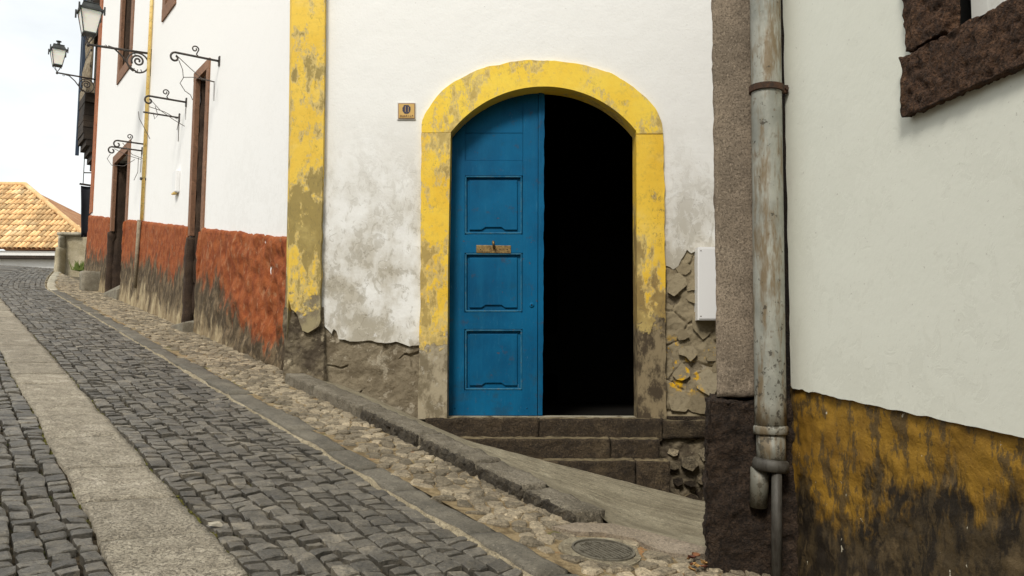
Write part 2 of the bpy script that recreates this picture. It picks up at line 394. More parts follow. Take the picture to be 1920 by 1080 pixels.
stone('brown_basalt', (.105, .053, .027), (.055, .028, .015), (.145, .076, .038), 20, .85, 1, .02, (.018, .010, .007))
stone('dark_quoin', (.044, .027, .016), (.022, .014, .009), (.060, .038, .023), 20, .9, 1, .02, (.02, .014, .011))
stone('rubble', (.20, .16, .10), (.085, .066, .042), (.30, .25, .165), 9, .92, .9, .02)
stone('pink_concrete', (.29, .235, .17), (.22, .18, .13), (.34, .28, .21), 12, .9, .7, .01, (.15, .12, .09))
stone('ring_concrete', (.27, .235, .16), (.18, .15, .098), (.34, .30, .21), 14, .95, .8, .01)
stone('pale_concrete', (.42, .385, .29), (.32, .285, .21), (.48, .44, .34), 12, .9, .6, .01)
stone('grey_concrete', (.22, .20, .15), (.15, .13, .095), (.27, .24, .18), 10, .9, .6, .01)
stone('garden_wall_render', (.54, .47, .33), (.40, .34, .22), (.60, .54, .41), 3, .95, .8, .03)
stone('dark_timber', (.045, .032, .022), (.025, .018, .013), (.065, .045, .03), 8, .8, .6, .01)
stone('carved_stone', (.34, .28, .19), (.18, .14, .09), (.42, .36, .26), 12, .9, .7, .01)
stone('brown_frame', (.235, .122, .068), (.195, .10, .056), (.27, .145, .085), 6, .75, .3, .006, gr=28)
stone('dark_reveal', (.060, .036, .021), (.036, .021, .013), (.085, .053, .032), 5, .85, .7, .02)
stone('orange_trim', (.36, .125, .05), (.28, .09, .035), (.40, .16, .075), 7, .8, .3, .01, gr=28)
stone('yellow_pipe_paint', (.80, .58, .20), (.74, .50, .14), (.82, .64, .28), 9, .6, .2, .005, gr=28)
stone('grey_pipe_paint', (.28, .23, .155), (.19, .15, .10), (.34, .29, .2), 12, .8, .3, .005)
stone('terracotta', (.74, .50, .25), (.66, .40, .18), (.78, .58, .33), 2.5, .85, .4, .01, gr=28)
stone('terracotta_shadow', (.40, .20, .09), (.30, .13, .055), (.45, .26, .13), 2.5, .9, .4, .01, gr=28)
g = G('far_white'); g.out(g.mix(g.mul(g.rg(g.noise(3, 5, .7), .5, .7), .4), (.81, .80, .77), (.66, .64, .58)), .9, 0, None, .2)
stone('cream_mortar', (.33, .28, .185), (.24, .20, .13), (.42, .36, .25), 14, .95, .8, .012)

g = G('road_bed')
mo = g.rg(g.noise(5, 6, .7), .52, .64); c = g.mix(g.rg(g.noise(30, 5, .7), .4, .62), (.035, .027, .018), (.085, .065, .04)); c = g.mix(g.mul(mo, g.rg(g.noise(45, 4, .6), .42, .6)), c, (.06, .075, .014))
g.out(c, .98, 0, g.bump(g.noise(60, 6, .7), 1, .01), .1)
g = G('sand_bed')
c = g.mix(g.rg(g.noise(18, 6, .7), .4, .62), (.30, .23, .13), (.16, .118, .066)); c = g.mix(g.rg(g.noise(7, 6, .7), .58, .68), c, (.33, .17, .07)); c = g.mix(g.mul(g.rg(g.noise(4, 5, .6), .58, .66), .7), c, (.10, .11, .03))
g.out(c, .98, 0, g.bump(g.noise(50, 6, .7), 1, .012), .1)
g = G('earth')
g.out(g.mix(g.noise(.8, 7, .6), (.10, .085, .06), (.16, .14, .10)), .95, 0, g.bump(g.noise(8, 6, .6), .5, .05), .1)

g = G('ramp_concrete')
v = g.var(); c = g.mix(g.rg(g.noise(6, 7, .62, g.vec((1, 1, 1)), .3), .38, .64), (.305, .268, .185), (.215, .186, .126)); c = g.mix(g.rg(g.noise(2.2, 5, .6), .5, .66), c, (.36, .32, .225))
c = g.mix(g.mul(g.rg(v, .58, .85), .6), c, (.46, .41, .29)); c = g.mix(g.mul(g.rg(v, .42, .15), .55), c, (.095, .08, .052)); c = g.mix(g.mul(g.rg(g.noise(26, 5, .75), .5, .62), .45), c, (.13, .112, .078)); c = g.mix(g.mul(g.rg(g.noise(130, 3, .75), .52, .64), .5), c, (.09, .077, .053)); c = g.mix(g.mul(g.rg(g.noise(60, 4, .7), .5, .66), .4), c, (.12, .10, .06))
g.out(c, .92, 0, g.bump(g.add(g.noise(40, 6, .65), g.noise(13, 5, .7)), .8, .012), .2)

g = G('blue_paint')
c = g.mix(g.rg(g.noise(2.2, 6, .6), .35, .68), (.0015, .112, .245), (.001, .072, .168)); c = g.mix(g.mul(g.rg(g.noise(11, 5, .7, g.vec((1, 1, .08))), .45, .65), .4), c, (.006, .125, .25)); c = g.mix(g.mul(g.rg(g.noise(5, 5, .75), .56, .70), .45), c, (.012, .075, .13)); c = g.mix(g.mul(g.rg(g.noise(9, 7, .7), .60, .70), .5), c, (.05, .055, .075))
c = g.mix(g.mul(g.rg(g.noise(45, 5, .7, g.vec((1, 1, .35))), .66, .72), .6), c, (.10, .19, .26)); c = g.mix(g.mul(g.rg(g.noise(24, 5, .7), .655, .69), .8), c, (.10, .05, .035)); c = g.mix(g.mul(g.rg(g.add(g.noise(6, 5, .7), g.rg(g.z, 1.0, .6, 0, .16)), .62, .74), .4), c, (.02, .055, .09)); c = g.mix(g.mul(g.rg(g.noise(70, 4, .75, g.vec((1, 1, .12))), .60, .68), .35), c, (.03, .16, .27))
g.out(c, .6, 0, g.bump(g.add(g.noise(28, 6, .65, g.vec((1, 1, .25))), g.mul(g.noise(9, 4, .6), .6)), .28, .008), .12)
g = G('blue_worn')
c = g.mix(g.rg(g.noise(14, 5, .7), .35, .6), (.004, .10, .21), (.035, .16, .26)); c = g.mix(g.rg(g.noise(40, 5, .75), .58, .66), c, (.16, .14, .11))
g.out(c, .6, 0, g.bump(g.noise(40, 5, .7), .3, .004), .15)
g = G('brass')
g.out(g.mix(g.rg(g.noise(60, 5, .7), .4, .65), (.30, .20, .075), (.11, .068, .03)), .5, .65, g.bump(g.noise(80, 4, .6), .3, .003))
g = G('dark_hole'); g.out((.004, .004, .004), .9)
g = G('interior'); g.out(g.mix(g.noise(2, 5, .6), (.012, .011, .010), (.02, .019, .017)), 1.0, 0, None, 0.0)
g = G('iron'); g.out(g.mix(g.rg(g.noise(30, 5, .7), .45, .65), (.045, .040, .036), (.075, .055, .042)), .6, .2, g.bump(g.noise(70, 4, .6), .4, .004))
g = G('lamp_metal'); g.out(g.mix(g.rg(g.noise(12, 5, .6), .4, .7), (.035, .038, .036), (.06, .065, .062)), .5, .2, None, .4)
g = G('lamp_glass'); g.out((.84, .83, .76), .5, 0, None, .4); g.b.inputs['Subsurface Weight'].default_value = .3
g = G('banner'); g.out((.012, .014, .02), .8)
g = G('blue_post'); g.out((.03, .05, .085), .6)
g = G('white_box'); c = g.mix(g.mul(g.rg(g.noise(12, 6, .7, g.vec((1, 1, .3))), .58, .72), .35), (.78, .78, .77), (.45, .36, .25)); g.out(c, .45, 0, None, .4)
g = G('rust'); g.out(g.mix(g.rg(g.noise(40, 6, .7), .4, .65), (.075, .036, .018), (.035, .022, .015)), .85, .1, g.bump(g.noise(80, 5, .7), .6, .004))
g = G('pipe_zinc')
n1 = g.noise(7, 8, .7, g.vec((1, 1, .5)), .3); n2 = g.noise(38, 6, .72)
c = g.mix(g.rg(n1, .38, .62), (.35, .35, .30), (.235, .24, .205)); c = g.mix(g.mul(g.rg(g.noise(13, 6, .74, g.vec((1, 1, .2))), .44, .58), .85), c, (.17, .115, .052))
c = g.mix(g.mul(g.rg(g.add(n2, g.rg(g.z, 1.3, .75, .0, .10)), .615, .68), .85), c, (.05, .042, .03)); c = g.mix(g.mul(g.rg(g.noise(22, 6, .7), .6, .68), .6), c, (.12, .075, .035))
c = g.mix(g.mul(g.rg(g.add(g.z, g.mul(n1, .5)), 1.15, .75), .75), c, (.085, .075, .05))
g.out(c, g.rg(n2, .4, .7, .5, .8), .15, g.bump(g.add(n2, g.mul(n1, .6)), .35, .004), .5)
g = G('dark_pipe'); g.out(g.mix(g.rg(g.noise(16, 6, .7, g.vec((1, 1, .3))), .45, .65), (.085, .08, .068), (.035, .03, .024)), .6, .2, g.bump(g.noise(60, 5, .7), .3, .004))
g = G('cast_iron'); g.out(g.mix(g.rg(g.noise(40, 5, .7), .4, .65), (.16, .145, .11), (.085, .075, .055)), .75, .2, g.bump(g.noise(120, 4, .7), .4, .003))
g = G('white_wood'); g.out(g.mix(g.mul(g.rg(g.noise(14, 6, .7), .55, .7), .4), (.75, .75, .70), (.50, .46, .36)), .5, 0, None, .4)
g = G('pane'); g.out((.30, .28, .20), .08, 0, None, .6)
g = G('sign_ochre'); g.out(g.mix(g.noise(30, 5, .6), (.62, .38, .12), (.55, .36, .09)), .5)
g = G('sign_frame'); g.out((.26, .15, .07), .6)
g = G('sign_ink'); g.out(g.mix(g.rg(g.noise(90, 4, .6), .5, .65), (.028, .024, .05), (.075, .065, .085)), .6)
g = G('sign_letters'); g.out((.12, .045, .02), .6)
g = G('leaf_dry'); g.out(g.ramp(g.var(), [(0, (.06, .02, .012)), (.5, (.16, .045, .02)), (1, (.42, .26, .09))]), .8)
g = G('grass'); g.out(g.ramp(g.var(), [(0, (.06, .10, .015)), (1, (.16, .20, .035))]), .8)
g = G('moss'); g.out(g.ramp(g.var(), [(0, (.05, .042, .018)), (.5, (.095, .085, .022)), (1, (.13, .13, .025))]), .95, 0, g.bump(g.noise(150, 4, .7), 1, .004), .1)
g = G('wire'); g.out((.10, .085, .075), .7)
g = G('window_dark'); g.out((.03, .028, .025), .25, 0, None, .5)
g = G('paper_white'); g.out((.7, .69, .64), .6)

# ================================================================== THE GROUND
# terrain sheet under everything, to the horizon
ss = [-300, -60, -20, -6, 0, 2.0, 2.6, 4, 6, 8, 12, 16, 20, 23.2, 25, 28, 34, 60, 150, 600]
ts = [-500, -100, -30, -10, -4, -2.1, 1.5, 2.0, 2.5, 3.5, 6, 9, 14, 30, 100, 500]
b = MB(); vs = []
for s_ in ss:
    for t_ in ts:
        p = st(max(min(s_, 60), -30), t_); p = Vector((s_ * U0 + t_ * C0, s_ * U1 + t_ * C1, p.z - .09))
        if t_ > 1.9 and -6 < s_ < 9: p.z -= 1.3
        vs.append(p)
w = len(ts)
b.add(vs, [[i * w + j, i * w + j + 1, (i + 1) * w + j + 1, (i + 1) * w + j][::-1] for i in range(len(ss) - 1) for j in range(w - 1)])
b.build('ground', 'earth', None, kind='structure')

def strip_sheet(name, mat, t0f, t1f, s0, s1, h, ns, ntt=2, parent=None, kind=None):
    b = MB(); vs = []
    for i in range(ns + 1):
        s_ = s0 + (s1 - s0) * i / ns
        for j in range(ntt + 1):
            vs.append(st(s_, t0f(s_) + (t1f(s_) - t0f(s_)) * j / ntt, h))
    w = ntt + 1
    b.add(vs, [[i * w + j, i * w + j + 1, (i + 1) * w + j + 1, (i + 1) * w + j][::-1] for i in range(ns) for j in range(ntt)])
    return b.build(name, mat, parent, kind=kind)
def bend(s_):     # the edge of the carriageway swings at the top of the hill
    return .0 if s_ < 15 else .075 * (s_ - 15) ** 1.25
def wob(s_, k): return .018 * noise.noise(Vector((s_ * .9, k, 0))) + .010 * noise.noise(Vector((s_ * 3.1, k, 5)))
T_SL, T_SR, T_GL, T_GR = .475, .795, 1.565, 1.72
road = strip_sheet('road', 'road_bed', lambda s: -2.2, lambda s: T_GL + bend(s), 0.2, 27, -.023, 60, 4, kind='structure')

SETT_N = 300
def sett_geo(c4, lift, tilt, seed, n=4):      # c4: corners in (s,t); rounded, uneven stone head
    vs = []; fs = []
    for j in range(n + 1):
        for i in range(n + 1):
            u, v = i / n, j / n
            # pull the outer ring towards the edge so that the head is flat with rounded arrises
            uu = (0, .09, .48, .91, 1)[i]; vv = (0, .10, .52, .90, 1)[j]
            s_ = (c4[0][0] * (1 - uu) + c4[1][0] * uu) * (1 - vv) + (c4[3][0] * (1 - uu) + c4[2][0] * uu) * vv
            t_ = (c4[0][1] * (1 - uu) + c4[1][1] * uu) * (1 - vv) + (c4[3][1] * (1 - uu) + c4[2][1] * uu) * vv
            e = (u in (0, 1)) + (v in (0, 1))
            nn = noise.noise(Vector((s_ * 26, t_ * 26, seed * .37))); n2 = noise.noise(Vector((s_ * 11, t_ * 11, seed * 1.9)))
            h = lift + tilt[0] * (u - .5) + tilt[1] * (v - .5) + .0045 * nn + .0045 * n2 - (.0, .0022, .0045)[e]
            if e: s_ += .0055 * nn; t_ += .0055 * n2
            vs.append(st(s_, t_, h))
    w = n + 1
    fs = [[j * w + i, j * w + i + 1, (j + 1) * w + i + 1, (j + 1) * w + i][::-1] for j in range(n) for i in range(n)]
    ring = [i for i in range(w)] + [j * w + n for j in range(1, w)] + [n * w + i for i in range(n - 1, -1, -1)] + [j * w for j in range(n - 1, 0, -1)]
    bq = len(vs); vs += [vs[i] - Vector((0, 0, .045)) for i in ring]; k = len(ring)
    fs += [[ring[i], bq + i, bq + (i + 1) % k, ring[(i + 1) % k]][::-1] for i in range(k)]
    fs = [f[::-1] for f in fs]
    return vs, fs
setts = []
rs = random.Random(3)
def lay(t_edges, lo, hi):
    ncol = len(t_edges) - 1
    for cidx in range(ncol):
        s_ = lo + rs.random() * .1
        while s_ < hi:
            ln = rs.uniform(.052, .080) if rs.random() < .88 else rs.uniform(.08, .10); 
            g_ = .0044
            def te(k, q): 
                v_ = t_edges[k] + (bend(q) if t_edges[k] > T_SR + .05 else 0)
                if 0 < k < ncol: v_ += .012 * noise.noise(Vector((q * 2.3, k * 5.7, cidx * 0))) + .008 * noise.noise(Vector((q * 8.1, k * 3.7, 2)))
                else: v_ += wob(q, 1.0 if abs(t_edges[k] - T_SR) < .01 else (2.0 if abs(t_edges[k] - T_SL) < .01 else 3.0))
                return v_
            sk = .018 * noise.noise(Vector((s_ * 1.3, cidx * .8, 4)))
            def J(): return rs.uniform(-.0065, .0065)
            gg = g_ + rs.random() ** 3 * .007
            A = (s_ + gg - sk, te(cidx, s_) + gg); B_ = (s_ + ln - gg - sk, te(cidx, s_ + ln) + gg)
            C_ = (s_ + ln - gg + sk, te(cidx + 1, s_ + ln) - gg); D_ = (s_ + gg + sk, te(cidx + 1, s_) - gg)
            c4 = [(q[0] + J(), q[1] + J() * .7) for q in (A, B_, C_, D_)]
            setts.append(c4); s_ += ln
def edges(a, b_, n): return [a + (b_ - a) * i / n for i in range(n + 1)]
lay(edges(T_SR, T_GL - .015, 10), .9, 24)
lay(edges(T_SL - 1.36, T_SL, 18), .9, 24)
def vis_area(c4):
    pp = [project(st(q[0], q[1])) for q in c4]
    if any(p is None for p in pp): return 0
    cx = sum(p[0] for p in pp) / 4; cy = sum(p[1] for p in pp) / 4
    if not (-20 < cx < 1940 and 0 < cy < 1095): return 0
    return abs(sum(pp[i][0] * pp[(i + 1) % 4][1] - pp[(i + 1) % 4][0] * pp[i][1] for i in range(4))) / 2
ranked = sorted(range(len(setts)), key=lambda i: -vis_area(setts[i]))
rest = MB(); rv = random.Random(5); SFL = [False] * 16 + [True] * 16
target = onG(405, 985); ts_ = to_st(target)
white_i = min(range(len(setts)), key=lambda i: (sum(q[0] for q in setts[i]) / 4 - ts_[0]) ** 2 + (sum(q[1] for q in setts[i]) / 4 - ts_[1] - .03) ** 2)
for rank, i in enumerate(ranked):
    vs, fs = sett_geo(setts[i], rv.uniform(-.004, .005), (rv.uniform(-.008, .008), rv.uniform(-.008, .008)), i)
    var = min(1, max(0, rv.gauss(.5, .26)))
    if rank < SETT_N: MB().add(vs, fs, var).build('sett', 'sett_basalt', road, smooth=False)
    else: rest.add(vs, fs, var)
rest.build('sett_field', 'sett_basalt', road, smooth=False, kind='stuff')
wp = setts[white_i]; cs = sum(q[0] for q in wp) / 4; ct = sum(q[1] for q in wp) / 4
b = MB(); b.rough(st(cs - .022, ct - .04, .002), st(cs + .018, ct - .045, 0) - st(cs - .022, ct - .04, 0), st(cs - .03, ct + .012, 0) - st(cs - .022, ct - .04, 0), (0, 0, .010), .012, .007, 24, 3)
tag(b.build('stone_chip', 'white_plaster'), 'pale broken chip of plaster lying on the dark setts beside the granite strip', 'stone chip')

mo_ = MB(); rm = random.Random(101)
def moss_at(s_, t_, r_):
    n_ = 6; vs = [st(s_ + r_ * rm.uniform(.6, 1.3) * 1.5 * math.cos(6.283 * q / n_), t_ + r_ * rm.uniform(.5, 1.1) * math.sin(6.283 * q / n_), -.016) for q in range(n_)] + [st(s_, t_, -.016 + r_ * rm.uniform(.7, 1.1))]
    mo_.add(vs, [[q, (q + 1) % n_, n_] for q in range(n_)], rm.random())
for _ in range(1500):
    s_ = rm.uniform(1.0, 9) ** 1.0; e_ = rm.choice((T_SL, T_SR)); k_ = 2.0 if e_ == T_SL else 1.0
    if noise.noise(Vector((s_ * 1.7, e_ * 9, 3))) > -.05: moss_at(s_, e_ + wob(s_, k_) + rm.gauss(0, .006), rm.uniform(.004, .010))
for _ in range(900):
    q = setts[rm.randrange(len(setts))][rm.randrange(4)]
    if q[0] < 7 and noise.noise(Vector((q[0] * 1.1, q[1] * 3, 8))) > .02: moss_at(q[0], q[1], rm.uniform(.003, .008))
tag(mo_.build('moss', 'moss', smooth=True, kind='stuff'), 'olive moss and dirt in the joints along the granite strip', 'moss')

# granite strip
strip = strip_sheet('paving_strip', 'road_bed', lambda s: T_SL, lambda s: T_SR, .6, 26, -.016, 40, kind='structure')
rs = random.Random(11); s_ = .9; i = 0
while s_ < 25:
    ln = rs.uniform(.38, .75) if s_ < 7 else rs.uniform(.5, .9)
    lo, hi = s_ + .003, s_ + ln - .003
    nS = max(4, int(ln / .028)); nT = 12
    tilt = rs.uniform(-.004, .004); lift = rs.uniform(-.002, .004); sk = rs.uniform(-.02, .02)
    def P(u, v, lo=lo, hi=hi, sk=sk):
        q = lo + (hi - lo) * u + sk * (v - .5)
        a = T_SL + .006 + wob(q, 2.0) + .006 * noise.noise(Vector((q * 16, 3, 3))); bb = T_SR - .006 + wob(q, 1.0) + .006 * noise.noise(Vector((q * 16, 8, 3)))
        return st(q, a + (bb - a) * v)
    def dsp(p, u, v, lift=lift, tilt=tilt, i=i):
        e = min(u, 1 - u) * (hi - lo); e2 = min(v, 1 - v) * .32; d = min(e, e2)
        return Vector((0, 0, lift + tilt * (u - .5) - max(0, .008 - d) * .5 + .007 * fbm(p, 4, 4) + .005 * fbm(p, 15, 3)))
    bb = MB(); bb.sheet(P, nS, nT, dsp, (0, 0, -.04)); bb.a = [rs.uniform(.4, .62)] * len(bb.v)
    bb.build('slab', 'strip_granite', strip, smooth=True); s_ += ln; i += 1

# gutter of flat slabs, with a mortar line along the setts
gut = strip_sheet('gutter', 'sand_bed', lambda s: T_GL - .012 + bend(s), lambda s: T_GR + bend(s) + .01, .6, 26, -.018, 60, kind='structure')
rs = random.Random(21); s_ = .9; i = 0
while s_ < 25:
    ln = rs.uniform(.32, .62); lo, hi = s_ + .004, s_ + ln - .004; sk = rs.uniform(-.03, .03); wd = rs.uniform(-.028, .012); lift = rs.uniform(-.006, .006)
    def P(u, v):
        q = lo + (hi - lo) * u + sk * (v - .5)
        a = T_GL + .012 + .012 * noise.noise(Vector((q * 5, 1, 9))) + bend(q); bb = T_GR + wd + .014 * noise.noise(Vector((q * 6, 4, 2))) + bend(q)
        return st(q, a + (bb - a) * v)
    def dsp(p, u, v):
        d = min(min(u, 1 - u) * (hi - lo), min(v, 1 - v) * .15)
        return Vector((0, 0, .004 + lift - max(0, .012 - d) * .7 + .006 * fbm(p, 5, 3) + .003 * fbm(p, 21, 3)))
    bb = MB(); bb.sheet(P, max(4, int(ln / .04)), 6, dsp, (0, 0, -.05)); bb.a = [rs.uniform(.32, .6)] * len(bb.v)
    far_ = s_ > 14.5
    bb.build('slab', 'pale_concrete' if far_ else 'gutter_stone', gut, smooth=True); s_ += ln; i += 1
bb = MB()
def P(u, v):
    q = .9 + 20 * u; wv = .006 + .020 * max(0, .15 + noise.noise(Vector((q * 2.2, 7, 1))) + .5 * noise.noise(Vector((q * 9, 3, 1)))) 
    a = T_GL - .022 + .014 * noise.noise(Vector((q * 4, 2, 3))) + bend(q); return st(q, a + wv * 2.0 * v - .004)
bb.sheet(P, 500, 3, lambda p, u, v: Vector((0, 0, .002 + (.006 if 0 < v < 1 else -.012) + .007 * fbm(p, 16, 3))))
bb.build('mortar_joint', 'cream_mortar', gut, smooth=True)

# pavement of small field stones
def pav_right(s_):
    if s_ > 5.85: return 2.42
    if s_ > 2.55: return 2.10
    return 2.75
pav = None
b = MB(); vs = []; fs = []
def pavquad(s0, s1, t0, t1, ns):
    vs = []
    for k in range(ns + 1):
        q = s0 + (s1 - s0) * k / ns
        for t_ in (t0, (t0 + t1) / 2, t1): vs.append(st(q, t_ + (bend(q) if t_ < 2 else 0), -.0055))
    b.add(vs, [[k * 3 + j, k * 3 + j + 1, (k + 1) * 3 + j + 1, (k + 1) * 3 + j] for k in range(ns) for j in (0, 1)])
pavquad(.6, 2.04, T_GR - .02, 2.42, 6); pavquad(2.04, 2.55, T_GR - .02, 2.15, 3); pavquad(2.55, 5.85, T_GR - .02, 2.14, 8); pavquad(5.85, 25, T_GR - .02, 2.42, 40)
pav = b.build('pavement', 'sand_bed', None, kind='structure')

MAN = Vector((.315, 2.945)); man_s, man_t = MAN.x * U0 + MAN.y * U1, MAN.x * C0 + MAN.y * C1
slab_poly = [(1035, 992), (1080, 984), (1150, 986), (1235, 1008), (1316, 1030), (1345, 1040), (1300, 1046), (1262, 1042), (1235, 1036), (1190, 1015), (1130, 1004), (1075, 1002)]
slab_st = [to_st(onG(*q)) for q in slab_poly]
def inside(p, poly):
    x, y = p; r = False; n = len(poly)
    for k in range(n):
        (x1, y1), (x2, y2) = poly[k], poly[(k + 1) % n]
        if (y1 > y) != (y2 > y) and x < (x2 - x1) * (y - y1) / (y2 - y1) + x1: r = not r
    return r
rp = random.Random(31); pts = []
s_ = .9; row = 0
while s_ < 24:
    sp = .066 if s_ < 7 else .078
    t_ = T_GR - .02 + (row % 2) * .03 + bend(s_)
    while t_ < 2.5:
        pts.append((s_ + rp.uniform(-.027, .027), t_ + rp.uniform(-.028, .028))); t_ += .066 if s_ < 7 else .085
    s_ += sp; row += 1
cells = voronoi(pts, .2)
peb = []
for (ps, pt), poly in zip(pts, cells):
    if len(poly) < 3: continue
    if pt < T_GR + .012 + bend(ps) or pt > pav_right(ps) - .03: continue
    if ps < 2.55 and (pt > 2.34 or (pt - man_t) ** 2 + (ps - man_s) ** 2 < (.150 if ps > man_s else .118) ** 2 or inside((ps, pt), slab_st)): continue
    pr = project(st(ps, pt)); ar = 0
    if pr and pr[0] > 1120 and pr[1] < 984 + (pr[0] - 1150) * .262 + 8: continue
    if pr and -10 < pr[0] < 1400 and pr[1] < 1090: ar = 1 / pr[2] ** 2
    peb.append((ar, ps, pt, poly))
peb.sort(key=lambda q: -q[0])
rest = MB()
for rank, (ar, ps, pt, poly) in enumerate(peb):
    sc_ = rp.uniform(.84, .96); h = rp.uniform(-.001, .007); tl = (rp.uniform(-.12, .12), rp.uniform(-.12, .12)); n = len(poly)
    # cut the corners so that the stones look water-worn
    q = []
    for k in range(n):
        A, B_ = poly[k], poly[(k + 1) % n]
        if (A[0] - B_[0]) ** 2 + (A[1] - B_[1]) ** 2 < .0003: q.append(((A[0] + B_[0]) / 2, (A[1] + B_[1]) / 2)); continue
        q.append((A[0] * .86 + B_[0] * .14, A[1] * .86 + B_[1] * .14)); q.append((A[0] * .14 + B_[0] * .86, A[1] * .14 + B_[1] * .86))
    n = len(q); vs = []
    for f_, z_ in ((1.0, -.03), (1.0, -.005 + h * .4), (.80, h)):
        for (a, c_) in q:
            ds, dt = (a - ps) * sc_ * f_, (c_ - pt) * sc_ * f_
            vs.append(st(ps + ds, pt + dt, z_ + (tl[0] * ds + tl[1] * dt if z_ > -.02 else 0) + (.003 * noise.noise(Vector((a * 40, c_ * 40, 1))) if z_ > -.02 else 0)))
    vs.append(st(ps, pt, h + .001))
    fs = []
    for r_ in (0, 1):
        for k in range(n): fs.append([r_ * n + k, r_ * n + (k + 1) % n, (r_ + 1) * n + (k + 1) % n, (r_ + 1) * n + k])
    for k in range(n): fs.append([2 * n + k, 2 * n + (k + 1) % n, 3 * n])
    var = min(1, max(0, rp.gauss(.5, .30)))
    if rank < 300: MB().add(vs, fs, var).build('cobble', 'pebble_stone', pav)
    else: rest.add(vs, fs, var)
rest.build('cobble_field', 'pebble_stone', pav, kind='stuff')

# patch of concrete beside the manhole
b = MB(); pl = jag([onG(*q) + Vector((0, 0, .010)) for q in slab_poly], .03, .010, 3, True, (U0, U1, SLOPE), (C0, C1, 0))
b.prism(pl, (0, 0, -.05)); b.build('concrete_patch', 'pink_concrete', pav)

# manhole
mroot = thing('manhole', 'small round iron cover with ribs set in a pale concrete ring', 'manhole', st(man_s, man_t, 0))
NRM = Vector((-SLOPE * U0, -SLOPE * U1, 1)).normalized()
def disc(b, r0, r1, h0, h1, n=40, amp=0, seed=0):
    vs = []
    for k in range(n):
        a = 2 * math.pi * k / n; nz = 1 + amp * noise.noise(Vector((math.cos(a) * .9, math.sin(a) * .9, seed)))
        for r_, h in ((r0, h0), (r0, h1), (r1 * nz, h1), (r1 * nz * 1.02, h0 - .02)):
            vs.append(st(man_s + r_ * math.cos(a), man_t + r_ * math.sin(a), h))
    fs = []
    for k in range(n):
        j = (k + 1) % n
        for q in range(3): fs.append([k * 4 + q, k * 4 + q + 1, j * 4 + q + 1, j * 4 + q][::-1])
    b.add(vs, fs)
b = MB(); disc(b, .108, .140, -.012, .001, 48, .35, 3); b.build('concrete_ring', 'ring_concrete', mroot)
b = MB(); disc(b, .100, .107, -.010, .006, 40); b.build('cover_rim', 'cast_iron', mroot)
b = MB(); disc(b, .0001, .099, -.03, .000, 40); cov = b.build('cover', 'cast_iron', mroot)
for k in range(-6, 7):
    x_ = k * .0155; half = math.sqrt(max(0, .092 ** 2 - x_ ** 2))
    if half < .02: continue
    top = .3 * half
    b = MB(); b.box(st(man_s - half, man_t + x_ - .0035, -.001), st(man_s + half * .62, 0, 0) - st(man_s - half, 0, 0), Vector((C0, C1, 0)) * .007, (0, 0, .007)); b.build('rib', 'cast_iron', cov)
for k, ch in enumerate('AGUA'):
    cu = bpy.data.curves.new('cover_letter', 'FONT'); cu.body = ch; cu.size = .028; cu.extrude = .002; cu.align_x = 'CENTER'
    me = bpy.data.meshes.new_from_object(bpy.data.objects.new('tmp', cu)); me.materials.append(M['cast_iron'])
    ob = bpy.data.objects.new('letter', me); link(ob, cov, st(man_s + .062, man_t - .036 + k * .022, .003))
    xax = Vector((C0, C1, 0)); yax = NRM.cross(xax); ob.rotation_euler = Matrix((xax, yax, NRM)).transposed().to_euler()

# kerb in front of the blue door
CV0 = Vector((C0, C1, 0))
kerb = thing('kerb', 'raised kerb of broken grey stones running up to the corner pilaster', 'kerb', st(4, 2.1, 0))
ks = [5.80, 5.28, 4.52, 3.78, 3.22, 2.84, 2.50]
KT = [2.085, 2.085, 2.075, 2.055, 2.035, 2.02, 2.03]; KH = [.07, .07, .07, .07, .066, .058, .036]
for k in range(len(ks) - 1):
    a, c_ = ks[k + 1] + .003, ks[k] - .003
    A0, A1 = st(a, KT[k + 1], -.06), st(c_, KT[k], -.06); h = (KH[k] + KH[k + 1]) / 2
    b = MB(); b.rough(A0, A1 - A0, CV0 * .14, (0, 0, .06 + h), .02, .004 if k < 2 else .006, 15, k + 1, .6, .006 if k < 2 else .010, .003, 50)
    ob = b.build('kerb_stone', 'kerb_stone', kerb, smooth=True)
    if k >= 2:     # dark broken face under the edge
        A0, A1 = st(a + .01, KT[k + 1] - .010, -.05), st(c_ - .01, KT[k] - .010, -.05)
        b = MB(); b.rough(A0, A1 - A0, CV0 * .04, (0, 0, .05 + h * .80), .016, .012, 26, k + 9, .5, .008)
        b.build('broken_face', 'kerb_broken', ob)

# grooved concrete ramp from the kerb down to the steps
def kerb_at(s_):      # front line and height of the kerb
    for k in range(len(ks) - 1):
        if ks[k] >= s_ >= ks[k + 1]:
            f = (ks[k] - s_) / (ks[k] - ks[k + 1]); return KT[k] + (KT[k + 1] - KT[k]) * f, KH[k] + (KH[k + 1] - KH[k]) * f
    return KT[-1], KH[-1]
def near_at(u):
    if u < .66:
        s_ = 5.79 - (5.79 - 2.53) * (u / .66); t_, h_ = kerb_at(s_); return st(s_, t_ + .112, h_ - .006)
    tail = [st(2.53, KT[-1] + .11, KH[-1] - .004), onG(1150, 989) + Vector((0, 0, .008)), onG(1235, 1012) + Vector((0, 0, .003)), onG(1318, 1034) + Vector((0, 0, .001)), onG(1460, 1074) + Vector((0, 0, -.04))]
    return curve_at(tail, (u - .66) / .34)
far_px = [onY(560, 704, 6.14), onY(640, 722, 6.14), onY(735, 762, 6.12), onY(800, 793, 6.08), onY(880, 828, 5.95), onY(980, 855, 5.82), onY(1090, 884, 5.80), onY(1250, 925, 5.80), onY(1420, 962, 5.82), onY(1700, 1020, 5.9)]
